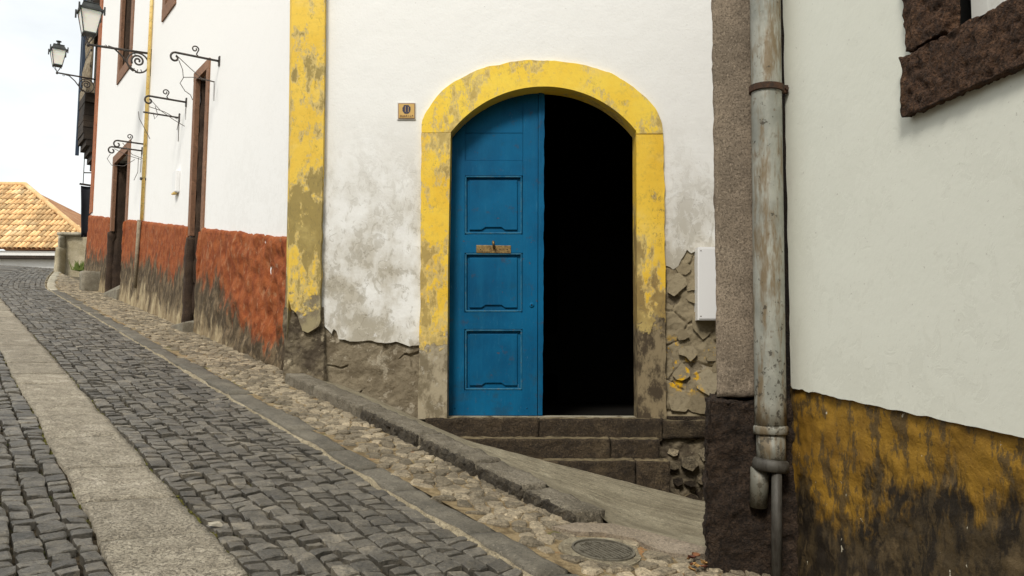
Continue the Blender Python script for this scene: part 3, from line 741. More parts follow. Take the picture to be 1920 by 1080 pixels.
def curve_at(lst, u):
    n = len(lst) - 1; x_ = min(u * n, n - 1e-6); k = int(x_); f = x_ - k
    p0, p1, p2, p3 = lst[max(k - 1, 0)], lst[k], lst[k + 1], lst[min(k + 2, n)]
    return .5 * ((2 * p1) + (p2 - p0) * f + (2 * p0 - 5 * p1 + 4 * p2 - p3) * f * f + (3 * p1 - p0 - 3 * p2 + p3) * f ** 3)
NV, NU = 96, 70; vs = []; va = []
for i in range(NU + 1):
    u = i / NU; a, c_ = near_at(u), curve_at(far_px, u)
    for j in range(NV + 1):
        v = j / NV; p = a.lerp(c_, v ** 1.0); gr = j % 6
        on = min(1, max(0, (u - .30) * 5)) * min(1, max(0, (v - .14 - .05 * noise.noise(Vector((u * 9, 0, 0)))) * 9)); cross = 1 if i % 6 == 0 else 0
        width = (c_ - a).length
        p = p + Vector((0, 0, on * (.006 if gr == 0 else (-.006 if gr == 1 else 0)) + .006 * fbm(p, 3, 3) + .002 * fbm(p, 20, 2)))
        vs.append(p); va.append(.5 + on * ((.40 if gr == 0 else (-.34 if gr == 1 else 0)) * (.65 + .6 * noise.noise(Vector((u * 8, (j // 6) * 2.2, 3)))) + .12 * cross))
w = NV + 1
b = MB(); b.add(vs, [[i * w + j, i * w + j + 1, (i + 1) * w + j + 1, (i + 1) * w + j] for i in range(NU) for j in range(NV)]); b.a = va
ob = b.build('ramp', 'ramp_concrete', None, smooth=True, kind='structure')

# ================================================================== THE HOUSE WITH THE BLUE DOOR
house = thing('blue_door_house', 'white plastered house with yellow arched doorway and blue door leaf', 'house', (0, DW, -.1))
def px(x, y, Y): return onY(x, y, Y)
ACX, ACY, AR, ARO = 1020, 383, 221, 272
def arc(r, x0, x1, n=40, cx=ACX, cy=ACY):       # from x0 to x1 along the top of the circle
    a0 = math.acos((x0 - cx) / r); a1 = math.acos((x1 - cx) / r)
    return [(cx + r * math.cos(a0 + (a1 - a0) * k / n), cy - r * math.sin(a0 + (a1 - a0) * k / n)) for k in range(n + 1)]
# white plaster coat: a slab with a broken lower edge
mid = arc((AR + ARO) / 2, 820, 1220, 24)
left_bottom = [(815, 640), (787, 645), (768, 648), (742, 640), (720, 644), (700, 640), (676, 639), (655, 641), (634, 636), (631, 622), (626, 618), (622, 628), (614, 618), (606, 604), (590, 596)]
right_bottom = [(1480, 455), (1352, 462), (1320, 466), (1306, 470), (1296, 474), (1287, 468), (1282, 480), (1272, 497), (1262, 506), (1250, 497), (1220, 494)]
poly = [px(590, -260, DW), px(1480, -260, DW)] + jag([px(x, y, DW) for x, y in right_bottom], .02, .012, 2)
poly += [px(1220, y, DW) for y in (400, 300)] + [px(x, y, DW) for x, y in reversed(mid)] + [px(816, y, DW) for y in (300, 450, 600)]
poly += jag([px(x, y, DW) for x, y in left_bottom], .018, .012, 5)
MB().prism(poly, (0, .022, 0)).build('plaster_coat', 'white_plaster', house)
# masonry behind the coat: two piers, a lintel wall, rough where it shows
def rough_wall(name, mat, x0, x1, y0, y1, Y, nu, nv, amp, sc, seed, crack=0, back=.2):
    def P(u, v): return px(x0 + (x1 - x0) * u, y1 + (y0 - y1) * v, Y)
    def dsp(p, u, v):
        d = amp * fbm(p + Vector((seed, 0, seed)), sc, 5) + amp * .5 * fbm(p + Vector((seed, 9, 0)), sc * 3.5, 3)
        if crack:
            q = p + noise.noise_vector(p * 5) * .09 + noise.noise_vector(p * 19) * .02
            ds, _ = noise.voronoi(Vector((q.x * crack, seed, q.z * crack * 1.15)))
            e = ds[1] - ds[0]; msk = noise.noise(Vector((p.x * 2.3, seed + 5, p.z * 2.3)))
            if msk > -.2: d -= max(0, 1 - e / .05) * .024
            d += .006 * (noise.cell(Vector((q.x * crack, seed, q.z * crack * 1.15))) - .5) if False else 0
        return Vector((0, -d, 0))
    b = MB(); b.sheet(P, nu, nv, dsp, (0, back, 0)); return b.build(name, mat, house, smooth=True)
rough_wall('base_render', 'bare_render', 585, 822, 585, 830, DW + .018, 190, 190, .012, 4, 3, 2.1)
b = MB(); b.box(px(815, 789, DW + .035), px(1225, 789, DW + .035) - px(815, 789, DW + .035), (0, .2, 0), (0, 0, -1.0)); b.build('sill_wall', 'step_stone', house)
for (xa, xb, ya, yb) in ((560, 835, -260, 640), (1205, 1600, -260, 900)):
    a = px(xa, ya, DW + .03); c_ = px(xb, yb, DW + .03)
    b = MB(); b.box((a.x, DW + .03, c_.z), (c_.x - a.x, 0, 0), (0, .16, 0), (0, 0, a.z - c_.z)); b.build('masonry', 'bare_render', house)
a = px(830, -260, DW + .03); c_ = px(1210, 100, DW + .03); b = MB(); b.box((a.x, DW + .03, c_.z), (c_.x - a.x, 0, 0), (0, .16, 0), (0, 0, a.z - c_.z)); b.build('masonry', 'bare_render', house)

# yellow surround: two jambs and an arch
YA = DW - .028
lj = jag([px(790, 248.9, YA), px(789, 400, YA), px(788, 560, YA), px(785, 700, YA), px(783, 786, YA)], .03, .006, 1) + [px(838, 786, YA), px(840, 500, YA), px(845, 248.9, YA)]
MB().prism(lj, (0, .19, 0)).build('jamb', 'yellow_jamb', house)
rj = [px(1193, 252, YA), px(1194, 500, YA), px(1196, 786, YA)] + jag([px(1250, 786, YA), px(1248, 640, YA), px(1247, 480, YA), px(1246, 380, YA), px(1243, 252, YA)], .03, .008, 4)
MB().prism(rj, (0, .19, 0)).build('jamb', 'yellow_jamb_dirty', house)
inner = arc(AR, 845.5, 1193, 40); ok_ = [(790, 252), (792.5, 226), (808, 196), (842, 160), (890, 134.5), (948, 118), (1012, 112.5), (1082, 119), (1142, 137), (1188, 163), (1223, 197), (1240, 227), (1243, 252)]
outer = []
for q_ in range(len(ok_) - 1):
    P0, P1, P2, P3 = [Vector(ok_[min(max(q_ + e_, 0), len(ok_) - 1)]) for e_ in (-1, 0, 1, 2)]
    for f_ in (0, .2, .4, .6, .8): outer.append(tuple(.5 * (2 * P1 + (P2 - P0) * f_ + (2 * P0 - 5 * P1 + 4 * P2 - P3) * f_ * f_ + (3 * P1 - P0 - 3 * P2 + P3) * f_ ** 3)))
outer = [q_ for q_ in outer if q_[1] < 247]
ap = [px(x, y, YA) for x, y in inner] + [px(1193, 250.3, YA)] + [px(1243, 250.3, YA)] + jag([px(x, y, YA) for x, y in reversed(outer)], .02, .008, 7) + [px(790.5, 248.3, YA), px(845.5, 248.3, YA)]
MB().prism(ap, (0, .19, 0)).build('arch', 'yellow_arch', house)

# yellow corner pilaster, its coat broken off at the foot
YP = DW - .055
pl = [px(551, -260, YP), px(611, -260, YP), px(608, 150, YP)] + jag([px(605, 330, YP), px(601, 480, YP), px(600, 600, YP), px(596, 612, YP), px(586, 618, YP), px(578, 623, YP), px(568, 620, YP), px(562, 606, YP), px(558, 592, YP), px(552, 585, YP), px(546, 580, YP)], .02, .008, 3) + [px(541, 560, YP), px(545, 400, YP)]
MB().prism(pl, (0, .05, 0)).build('pilaster', 'yellow_pilaster', house)
# the return of the corner, a narrow lighter strip
b = MB(); b.prism([px(551, -260, YP + .002), px(545, 400, YP + .002), px(541, 560, YP + .002), px(537, 640, YP + .03), px(534, 640, YP + .12), px(535, 560, YP + .12), px(540, 400, YP + .12), px(546, -260, YP + .12)], (.02, .05, 0)); b.build('corner_return', 'yellow_pilaster', house)
# eroded foot of the corner
def P(u, v): return px(531 + 76 * u, 716 - 140 * v, YP + .055 - .06 * (1 - v))
b = MB(); b.sheet(P, 60, 90, lambda p, u, v: Vector((.02 * fbm(p, 6, 4) * (1 if u < .2 else 0), -.020 * fbm(p, 5, 5) - .008 * fbm(p, 22, 3), 0)), (.02, .25, 0)); b.build('corner_foot', 'eroded_corner', house, smooth=True)
b = MB(); a = px(560, -260, DW + .0); c_ = px(538, 760, DW + .0); b.box((c_.x + .07, DW + .02, c_.z), (.2, 0, 0), (0, .3, 0), (0, 0, a.z - c_.z)); b.build('masonry', 'bare_render', house)

# flaking render between the arch and the stone pier: ragged plates standing off the wall
rf = random.Random(41)
rough_wall('base_render', 'flaking_render', 1225, 1470, 455, 830, DW + .016, 120, 190, .018, 4, 8, 3.4)
fl_ = []
for k in range(60):
    x, y, r_ = rf.uniform(1262, 1375), rf.uniform(495, 775), rf.uniform(12, 40)
    if all((x - q[0]) ** 2 + (y - q[1]) ** 2 > (.62 * (r_ + q[2])) ** 2 for q in fl_): fl_.append((x, y, r_))
for k, (x, y, r_) in enumerate(fl_):
    n_ = rf.randint(7, 11); a0 = rf.uniform(0, 6); tx, ty = rf.uniform(-.0004, .0004), rf.uniform(-.0006, .0001); d = rf.uniform(.0, .014); st2 = rf.uniform(.55, 1.0)
    q = []
    for j in range(n_):
        a = a0 + 2 * math.pi * j / n_; rr_ = r_ * rf.uniform(.65, 1.2); qx = max(1251, x + rr_ * math.cos(a)); qy = y + rr_ * st2 * math.sin(a)
        q.append(px(qx, qy, DW + .006 - d) + Vector((0, tx * (qx - x) + ty * (qy - y), 0)))
    q = jag(q, .014, .007, k, True)
    b = MB(); b.prism(q, (0, rf.uniform(.004, .009), 0), min(1, max(0, rf.gauss(.55, .16)))); b.build('render_flake', 'flaking_render', house)

# blue door leaf
YD = DW + .13
dl = thing  # (door is a part, not a thing)
AS = AR - 7
def leaf_top(x): return 386 - math.sqrt(max(1, 214 ** 2 - (x - 1019) ** 2))
b = MB()
left = 836
base = [px(left, 779, YD + .022), px(left, leaf_top(850) , YD + .022)] + [px(x, leaf_top(x), YD + .022) for x in range(852, 1010, 8)] + [px(1009, leaf_top(1009), YD + .022), px(1007, 779, YD + .022)]
b.prism(base, (0, .03, 0))
def rail(x0, x1, y0, y1, d=.0, th=.024):
    q = [px(x0, y1, YD + d), px(x1, y1, YD + d), px(x1, y0, YD + d), px(x0, y0, YD + d)]; b.prism(q, (0, th, 0))
b.prism([px(left, 779, YD), px(870, 779, YD), px(872, leaf_top(872), YD)] + [px(x, leaf_top(x), YD) for x in (866, 860, 854, 848)] + [px(left + 3, leaf_top(848), YD)], (0, .024, 0))
b.prism([px(979, 779, YD), px(1007, 779, YD), px(1009, leaf_top(1009), YD), px(1000, leaf_top(1000), YD), px(990, leaf_top(990), YD), px(981, leaf_top(981), YD)], (0, .024, 0))
for y0, y1 in ((301, 329), (440, 474), (586, 617), (732, 779)): rail(870.2, 980, y0, y1, .0006)
door = b.build('door', 'blue_paint', house)
b = MB(); b.prism([px(1008.4, 779, YD - .012), px(1017, 779, YD - .012)] + jag([px(1017, 760, YD - .012), px(1019, 560, YD - .012), px(1020, 300, YD - .012), px(1021, 176, YD - .012)], .02, .006, 9) + [px(1009.8, leaf_top(1009), YD - .012)], (0, .05, 0)); b.build('meeting_strip', 'blue_paint', door)
b = MB(); b.prism([px(872.6, 249, YD + .006), px(980, 249, YD + .006)] + [px(x, leaf_top(x) + 1, YD + .006) for x in (980, 960, 940, 920, 900, 885, 873)], (0, .018, 0)); b.build('board', 'blue_paint', door)
b = MB(); b.prism([px(872.6, 300.6, YD + .008), px(980, 300.6, YD + .008), px(980, 250, YD + .008), px(872.6, 250, YD + .008)], (0, .018, 0)); b.build('board', 'blue_paint', door)
for (y0, y1) in ((330, 439), (475, 585), (618, 731)):
    f = 8
    x0, x1 = 872 + f, 978 - f; yb = y1 - f; cx = (x0 + x1) / 2
    out_ = [(x0, yb), (cx - 22, yb), (cx - 15, yb - 5), (cx + 15, yb - 5), (cx + 22, yb), (x1, yb), (x1, y0 + f), (x0, y0 + f)]
    b = MB(); b.prism([px(x, y, YD + .009) for x, y in out_], (0, .016, 0)); pan = b.build('panel', 'blue_paint', door)
    mo = pan.modifiers.new('bev', 'BEVEL'); mo.width = .004; mo.segments = 2
    b = MB()      # bead moulding round the panel
    ring = [px(873.5, y1 - 1.5, YD + .004), px(977.5, y1 - 1.5, YD + .004), px(977.5, y0 + 1.5, YD + .004), px(873.5, y0 + 1.5, YD + .004)]
    for k in range(4): b.tube([ring[k], ring[(k + 1) % 4]], .0065, 6)
    b.build('moulding', 'blue_worn', pan)
YB = YD - .006
b = MB(); b.prism([px(893, 474, YB), px(958, 475, YB), px(958, 460.5, YB), px(893, 459.5, YB)], (0, .0055, 0)); lp = b.build('latch_plate', 'brass', door)
mo = lp.modifiers.new('bev', 'BEVEL'); mo.width = .002; mo.segments = 2
b = MB(); c_ = px(926, 462, YB); b.tube([c_ + Vector((0, .0, -.012)), c_ + Vector((0, -.022, -.006)), c_ + Vector((-.002, -.034, .012)), c_ + Vector((-.004, -.03, .030)), c_ + Vector((-.004, -.022, .036))], [.008, .009, .009, .011, .006], 8); b.build('latch_knob', 'brass', lp, smooth=True)
for x in (901, 951):
    b = MB(); b.lathe(px(x, 468, YB - .0006), [(.0045, 0), (.0045, .004)], 10, (0, 1, 0)); b.build('screw_hole', 'dark_hole', lp)
b = MB(); b.lathe(px(997, 572, YD - .005), [(.012, 0), (.019, .002), (.019, .0045)], 16, (0, 1, 0)); kp = b.build('keyhole_plate', 'blue_paint', door, smooth=True)
b = MB(); b.lathe(px(997, 572, YD - .007), [(.006, 0), (.006, .004)], 10, (0, 1, 0)); b.build('keyhole', 'dark_hole', kp)
for x in (853, 988):
    b = MB(); b.lathe(px(x, 765, YD - .004), [(.004, 0), (.007, .003), (.008, .0035)], 10, (0, 1, 0)); b.build('bolt_head', 'blue_paint', door)

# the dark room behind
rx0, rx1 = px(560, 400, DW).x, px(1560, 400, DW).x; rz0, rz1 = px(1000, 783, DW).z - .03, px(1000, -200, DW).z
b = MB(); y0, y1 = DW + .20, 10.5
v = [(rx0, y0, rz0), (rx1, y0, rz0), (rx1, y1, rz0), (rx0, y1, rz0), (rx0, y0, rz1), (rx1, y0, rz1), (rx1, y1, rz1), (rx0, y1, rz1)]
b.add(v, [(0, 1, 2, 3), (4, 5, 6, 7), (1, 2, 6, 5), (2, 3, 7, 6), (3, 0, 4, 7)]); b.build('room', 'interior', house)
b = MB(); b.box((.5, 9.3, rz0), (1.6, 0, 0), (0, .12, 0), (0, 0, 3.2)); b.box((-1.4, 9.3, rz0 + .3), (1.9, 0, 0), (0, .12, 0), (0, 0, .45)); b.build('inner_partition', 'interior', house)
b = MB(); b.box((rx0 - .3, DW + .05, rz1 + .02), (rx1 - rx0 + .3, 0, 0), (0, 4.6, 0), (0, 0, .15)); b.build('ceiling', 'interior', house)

def relax(pts, r):
    out = []
    for p in pts:
        if all((p[0] - q[0]) ** 2 + (p[1] - q[1]) ** 2 > r * r for q in out): out.append(p)
    return out
# threshold and steps
steps = thing('stone_steps', 'three dark worn stone steps under the arched doorway', 'steps', px(1050, 922, 6.0))
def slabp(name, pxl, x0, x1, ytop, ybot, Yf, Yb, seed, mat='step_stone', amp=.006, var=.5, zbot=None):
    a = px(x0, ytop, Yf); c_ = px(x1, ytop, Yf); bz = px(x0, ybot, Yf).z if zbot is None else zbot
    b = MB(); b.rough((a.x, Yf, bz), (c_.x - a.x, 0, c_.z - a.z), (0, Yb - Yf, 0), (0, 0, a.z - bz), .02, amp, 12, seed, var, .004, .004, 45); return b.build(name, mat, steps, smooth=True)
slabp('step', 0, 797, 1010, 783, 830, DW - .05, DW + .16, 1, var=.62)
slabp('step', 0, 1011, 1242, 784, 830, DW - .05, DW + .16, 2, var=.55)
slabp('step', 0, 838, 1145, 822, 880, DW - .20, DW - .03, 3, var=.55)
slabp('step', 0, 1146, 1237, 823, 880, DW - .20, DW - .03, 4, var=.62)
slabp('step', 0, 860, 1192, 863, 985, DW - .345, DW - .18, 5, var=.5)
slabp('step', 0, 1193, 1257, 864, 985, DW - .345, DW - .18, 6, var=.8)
b = MB(); b.box(px(836, 783, DW + .06) + Vector((0, 0, .001)), px(1197, 784.5, DW + .06) - px(836, 783, DW + .06), (0, .16, 0), (0, 0, .008)); b.build('sill_edge', 'pale_concrete', steps)
# rubble footing right of the steps
rub = thing('rubble_footing', 'rough rubble footing between the steps and the dark corner stone', 'wall', px(1290, 930, DW - .02))
rr = random.Random(51)
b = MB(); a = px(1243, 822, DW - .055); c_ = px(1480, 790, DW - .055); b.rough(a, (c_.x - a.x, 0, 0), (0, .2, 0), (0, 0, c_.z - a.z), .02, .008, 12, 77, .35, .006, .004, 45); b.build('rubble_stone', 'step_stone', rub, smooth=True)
def P(u, v): return px(1236 + 250 * u, 992 - 172 * v, DW - .01)
b = MB(); b.sheet(P, 110, 80, lambda p, u, v: Vector((0, -.035 * fbm(p, 5, 5) - .016 * abs(noise.noise(p * 19)), 0)), (0, .1, 0)); b.build('mortar_face', 'eroded_corner', rub, smooth=True)
fl_ = []
for k in range(200):
    x, y, r_ = rr.uniform(1256, 1420), rr.uniform(838, 975), rr.uniform(9, 27)
    if all((x - q[0]) ** 2 + (y - q[1]) ** 2 > (.8 * (r_ + q[2])) ** 2 for q in fl_): fl_.append((x, y, r_))
for k, (x, y, r_) in enumerate(fl_):
    n_ = rr.randint(6, 10); a0 = rr.uniform(0, 6); tx, ty = rr.uniform(-.0015, .0015), rr.uniform(-.0022, .0004); d = rr.uniform(.0, .05); st2 = rr.uniform(.55, .95); q = []
    for j in range(n_):
        a = a0 + 2 * math.pi * j / n_; rr_ = r_ * rr.uniform(.65, 1.15); qx = max(1239, x + rr_ * math.cos(a)); qy = max(824, y + rr_ * st2 * math.sin(a))
        q.append(px(qx, qy, DW - .03 - d) + Vector((0, tx * (qx - x) + ty * (qy - y), 0)))
    q = jag(q, .014, .009, k, True); dk = rr.random() < .35
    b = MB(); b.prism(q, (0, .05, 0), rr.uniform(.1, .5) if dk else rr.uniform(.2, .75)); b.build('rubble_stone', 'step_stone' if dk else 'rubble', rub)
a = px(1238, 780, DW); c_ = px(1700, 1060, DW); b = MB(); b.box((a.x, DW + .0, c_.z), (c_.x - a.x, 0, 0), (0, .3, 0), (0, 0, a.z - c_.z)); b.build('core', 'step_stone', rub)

# plaque
YQ = DW - .014
pq = thing('wall_plaque', 'small square ochre plaque with dark emblem and lettering on the white plaster', 'plaque', px(762, 224, DW))
MB().prism([px(744.5, 224, YQ + .004), px(779, 224, YQ + .004), px(779, 192, YQ + .004), px(744.5, 192, YQ + .004)], (0, .0098, 0)).build('backing', 'paper_white', pq)
MB().prism([px(746.5, 222.3, YQ), px(778, 222.5, YQ), px(778, 193.5, YQ), px(746.5, 193.5, YQ)], (0, .0035, 0)).build('frame', 'sign_frame', pq)
fc = MB().prism([px(748, 220.8, YQ - .002), px(776.6, 220.8, YQ - .002), px(776.6, 195, YQ - .002), px(748, 195, YQ - .002)], (0, .0018, 0)).build('face', 'sign_ochre', pq)
em = [(757, 197), (766, 196.6), (767.5, 199), (769.6, 200.4), (769.8, 206), (768.5, 210), (766, 212.6), (763, 213.4), (758.5, 213), (756.5, 210.5), (754.6, 208), (754.4, 202), (756.4, 199.8)]
MB().prism([px(x, y, YQ - .0035) for x, y in em], (0, .0014, 0)).build('emblem', 'sign_ink', fc)
for x0, y0, y1 in ((759.6, 199, 209.5), (765.2, 200.5, 210)):
    MB().prism([px(x0, y1, YQ - .0046), px(x0 + .7, y1, YQ - .0046), px(x0 + .7, y0, YQ - .0046), px(x0, y0, YQ - .0046)], (0, .001, 0)).build('emblem_line', 'sign_ochre', fc)
for k, ch in enumerate('DUARILP'):
    cu = bpy.data.curves.new('plaque_letter', 'FONT'); cu.body = ch; cu.size = .0185; cu.extrude = .0008; cu.align_x = 'CENTER'; cu.offset = .0004
    me = bpy.data.meshes.new_from_object(bpy.data.objects.new('tmp', cu)); me.materials.append(M['sign_letters'])
    ob = bpy.data.objects.new('letter', me); link(ob, fc, px(751.6 + k * 3.6, 219, YQ - .0034)); ob.rotation_euler = (math.pi / 2, 0, 0)

# white meter box
mb = thing('meter_box', 'white metal meter box on the flaking wall beside the stone pier', 'meter box', px(1330, 600, DW))
YM = DW - .085
def rect(x0, x1, y0, y1, Y): return [px(x0, y1, Y), px(x1, y1, Y), px(x1, y0, Y), px(x0, y0, Y)]
MB().prism(rect(1308, 1372, 463, 600, YM), (0, .11, 0)).build('case', 'white_box', mb)
o = MB().prism(rect(1310.5, 1369.5, 466, 597.5, YM - .006), (0, .005, 0)).build('lid', 'white_box', mb)
for x in (1314.5, 1366):
    for y in (470, 593): MB().lathe(px(x, y, YM - .009), [(.003, 0), (.0045, .002), (.0045, .003)], 8, (0, 1, 0)).build('screw', 'rust', o)

# ================================================================== THE LONG HOUSE ON THE LEFT
lh = thing('long_white_house', 'long white house with red plinth and brown door frames running up the street', 'house', Lw(11, 1.3))
UV = Vector((U0, U1, 0)); NV_ = Vector((-C0, -C1, 0))     # along the wall, out of the wall
S0, S1 = 6.0, 16.75
d1a, d1b = Ls(397, 97)[0] + .02, Ls(350, 612)[0] + .06        # door 1 outer frame
d1z = .5 * (Ls(397, 97)[1] + Ls(357, 158)[1])
d2a, d2b = Ls(240, 400)[0], Ls(209, 400)[0]
d2z = .5 * (Ls(243, 258)[1] + Ls(211, 305)[1])
w1a, w1b = Ls(249, 90)[0], Ls(221, 150)[0]; w1z = .5 * (Ls(248, 113)[1] + Ls(220, 168)[1])
w2a, w2b = Ls(331, 0)[0], Ls(305, 50)[0]; w2z = .5 * (Ls(330, 0)[1] + Ls(305, 50)[1])
ZT = 9.0
def red_top(s): return gz(s) + 1.03 + .022 * (s - 6.56)
def wallq(b, sa, sb, za, zb, off=0, th=.3):
    b.box(Lw(sa, za, off), UV * (sb - sa), NV_ * -th, (0, 0, zb - za))
b = MB()
FR = .15
lowz = 0.6
segs = [(S0, d1a + .05), (d1b - .05, d2a + .05), (d2b - .05, S1)]
for sa, sb in segs: wallq(b, sa, sb, lowz, 5.0)
wallq(b, d1a + .05, d1b - .05, d1z - .05, 5.0); wallq(b, d2a + .05, d2b - .05, d2z - .05, 5.0)
# upper storey around the two windows
wallq(b, S0, w2a + .05, 5.0, ZT); wallq(b, w2b - .05, w1a + .05, 5.0, ZT); wallq(b, w1b - .05, S1, 5.0, ZT)
wallq(b, w2a + .05, w2b - .05, 5.0, w2z + .05); wallq(b, w2a + .05, w2b - .05, w2z + 1.9, ZT)
wallq(b, w1a + .05, w1b - .05, 5.0, w1z + .05); wallq(b, w1a + .05, w1b - .05, w1z + 1.9, ZT)
b.build('wall', 'left_plaster', lh)
# plinth: rough red-washed render, in three lengths between the doors
for k, (sa, sb) in enumerate(((S0 + .2, d1a + .012), (d1b - .012, d2a + .012), (d2b - .012, S1))):
    nu = int((sb - sa) / .022); nv = 52
    def P(u, v):
        s = sa + (sb - sa) * u; z0 = gz(s) - .12; z1 = red_top(s) + .016 * noise.noise(Vector((s * 3, 2, 3))) + .008 * noise.noise(Vector((s * 11, 2, 3)))
        return Lw(s, z0 + (z1 - z0) * v, .03 + .05 * (1 - v) ** 2)
    def dsp(p, u, v):
        s = sa + (sb - sa) * u; near = max(0, min(1, (8.9 - s) / 2))
        a = (.012 + .030 * near); e = Vector((p.x * 1.0, p.y * 1.0, p.z * .75))
        d = a * fbm(e, 5, 5) + (.006 + .012 * near) * fbm(e + Vector((3, 1, 7)), 15, 4)
        if v > .985: d -= .02
        return NV_ * d
    b = MB(); b.sheet(P, nu, nv, dsp, NV_ * -.12); b.build('plinth', 'red_plinth', lh, smooth=True)

def frame_set(sa, sb, za, zb, sill=False, wd=.15, off=.018, th=.05):
    out = []
    for x0, x1 in ((sa, sa + wd), (sb - wd, sb)):
        b = MB(); b.box(Lw(x0, za, off), UV * (x1 - x0), NV_ * -th, (0, 0, zb - za - wd - .001)); out.append(b.build('door_frame' if not sill else 'window_frame', 'brown_frame', lh))
    b = MB(); b.box(Lw(sa, zb - wd, off + .002), UV * (sb - sa), NV_ * -th, (0, 0, wd)); out.append(b.build('lintel', 'brown_frame', lh))
    if sill:
        b = MB(); b.box(Lw(sa, za - wd, off + .002), UV * (sb - sa), NV_ * -th, (0, 0, wd - .001)); out.append(b.build('sill', 'brown_frame', lh))
    return out
def rough_box_part(name, mat, o, a, b_, c_, parent, amp=.012, step=.05, seed=1, var=.5):
    q = MB(); q.rough(o, a, b_, c_, step, amp, 7, seed, var); return q.build(name, mat, parent, smooth=True)
# doors: frame, dark rough reveal on the far side, plank leaf set deep
for k, (sa, sb, zt) in enumerate(((d1a, d1b, d1z), (d2a, d2b, d2z))):
    fl = gz(sa) - .1
    frame_set(sa, sb, red_top(sa) - .02, zt, wd=.10 if k == 0 else .13)
    for x0, x1 in ((sa, sa + .10), (sb - .10, sb)):      # stained lower part of the frame, down to the street
        rough_box_part('frame_foot', 'dark_reveal' if x0 > sa else 'red_plinth', Lw(x0, fl, .05), UV * (x1 - x0), NV_ * -.12, (0, 0, red_top(sa) - .025 - fl), lh, .012, .04, k + 3)
    rough_box_part('reveal', 'dark_reveal', Lw(sb - .105, fl, -.035), UV * .14, NV_ * -.52, (0, 0, zt - .09 - fl), lh, .02, .07, k + 11, .35)
    dfr = MB(); dfr.box(Lw(sa + .1, fl, -.42), UV * (sb - sa - .2), NV_ * -.06, (0, 0, zt - .1 - fl)); dd = dfr.build('door', 'dark_timber', lh)
    for j in range(4):
        x0 = sa + .15 + (sb - sa - .3) * j / 4
        b = MB(); b.box(Lw(x0 + .006, fl + .2, -.40), UV * ((sb - sa - .3) / 4 - .012), NV_ * -.018, (0, 0, zt - .32 - fl)); b.build('plank', 'dark_timber', dd)
# windows
for k, (sa, sb, z) in enumerate(((w1a, w1b, w1z), (w2a, w2b, w2z))):
    frame_set(sa, sb, z + .17, z + 1.95, True, .17)
    rough_box_part('reveal', 'dark_reveal', Lw(sb - .165, z + .18, -.035), UV * .1, NV_ * -.3, (0, 0, 1.55), lh, .004, .1, k + 21)
    b = MB(); b.box(Lw(sa + .16, z + .16, -.20), UV * (sb - sa - .32), NV_ * -.02, (0, 0, 1.6)); wn = b.build('pane', 'window_dark', lh)
    b = MB(); b.box(Lw(sa + .16, z + .17, -.17), UV * .05, NV_ * -.03, (0, 0, 1.6)); b.box(Lw(sb - .21, z + .17, -.17), UV * .05, NV_ * -.03, (0, 0, 1.6)); b.box(Lw((sa + sb) / 2 - .02, z + .17, -.17), UV * .04, NV_ * -.03, (0, 0, 1.6)); b.build('sash', 'dark_timber', wn)
# stone at the doors' feet
q = to_st(onG(362, 640))
def wedge(name, s0, s1, t0, t1, h0, h1, label):
    v = [st(s0, t0, -.05), st(s1, t0, -.05), st(s1, t1, -.05), st(s0, t1, -.05), st(s0, t0, h0), st(s1, t0, .01), st(s1, t1, h1), st(s0, t1, h1)]
    b = MB(); b.add(v, [(0, 3, 2, 1), (4, 5, 6, 7), (0, 1, 5, 4), (1, 2, 6, 5), (2, 3, 7, 6), (3, 0, 4, 7)]); o = b.build(name, 'grey_concrete')
    mo = o.modifiers.new('bev', 'BEVEL'); mo.width = .012; mo.segments = 2
    return tag(o, label, 'doorstep')
wedge('doorstep', d1a - .02, d1b - .12, 2.17, 2.62, .10, .13, 'sloping concrete doorstep at the foot of the nearer brown door frame')
wedge('doorstep', d2a + .0, d2b - .2, 2.25, 2.62, .16, .24, 'concrete doorstep at the foot of the farther brown door frame')
o = MB(); o.box(Lw(d1a + .13, gz(d1a) + .05, -.18), UV * .30, NV_ * -.05, (0, 0, .42)); o.build('kick_board', 'grey_concrete', lh)
# orange trim at the far end, roof overhang
b = MB(); b.box(Lw(S1 - .28, red_top(S1) + .02, .02), UV * .28, NV_ * -.1, (0, 0, ZT - red_top(S1))); b.build('corner_trim', 'orange_trim', lh)
b = MB(); b.box(Lw(9.2, gz(S0), -.56), UV * (S1 - 9.2), NV_ * -1.2, (0, 0, ZT - gz(S0))); b.build('core', 'left_plaster', lh)

# thin painted pipe on the wall
pa, pb = Ls(283, 40), Ls(270, 415); pc = Ls(268, 520)
yp = thing('thin_downpipe', 'thin yellow painted pipe running down the long white house', 'pipe', Lw(pb[0], pc[1], .1))
b = MB(); b.tube([Lw(pb[0], ZT, .03), Lw(pb[0], red_top(pb[0]) + .01, .03)], .023, 10); b.build('upper_pipe', 'yellow_pipe_paint', yp, smooth=True)
b = MB(); b.tube([Lw(pb[0], red_top(pb[0]) + .008, .06), Lw(pb[0], gz(pb[0]) + .25, .075)], .025, 10); b.build('lower_pipe', 'grey_pipe_paint', yp, smooth=True)
b = MB(); zc = Ls(275, 335)[1]; b.tube([Lw(pb[0] - .0, zc, .0), Lw(pb[0], zc, .075)], .02, 8); b.build('clip', 'iron', yp)

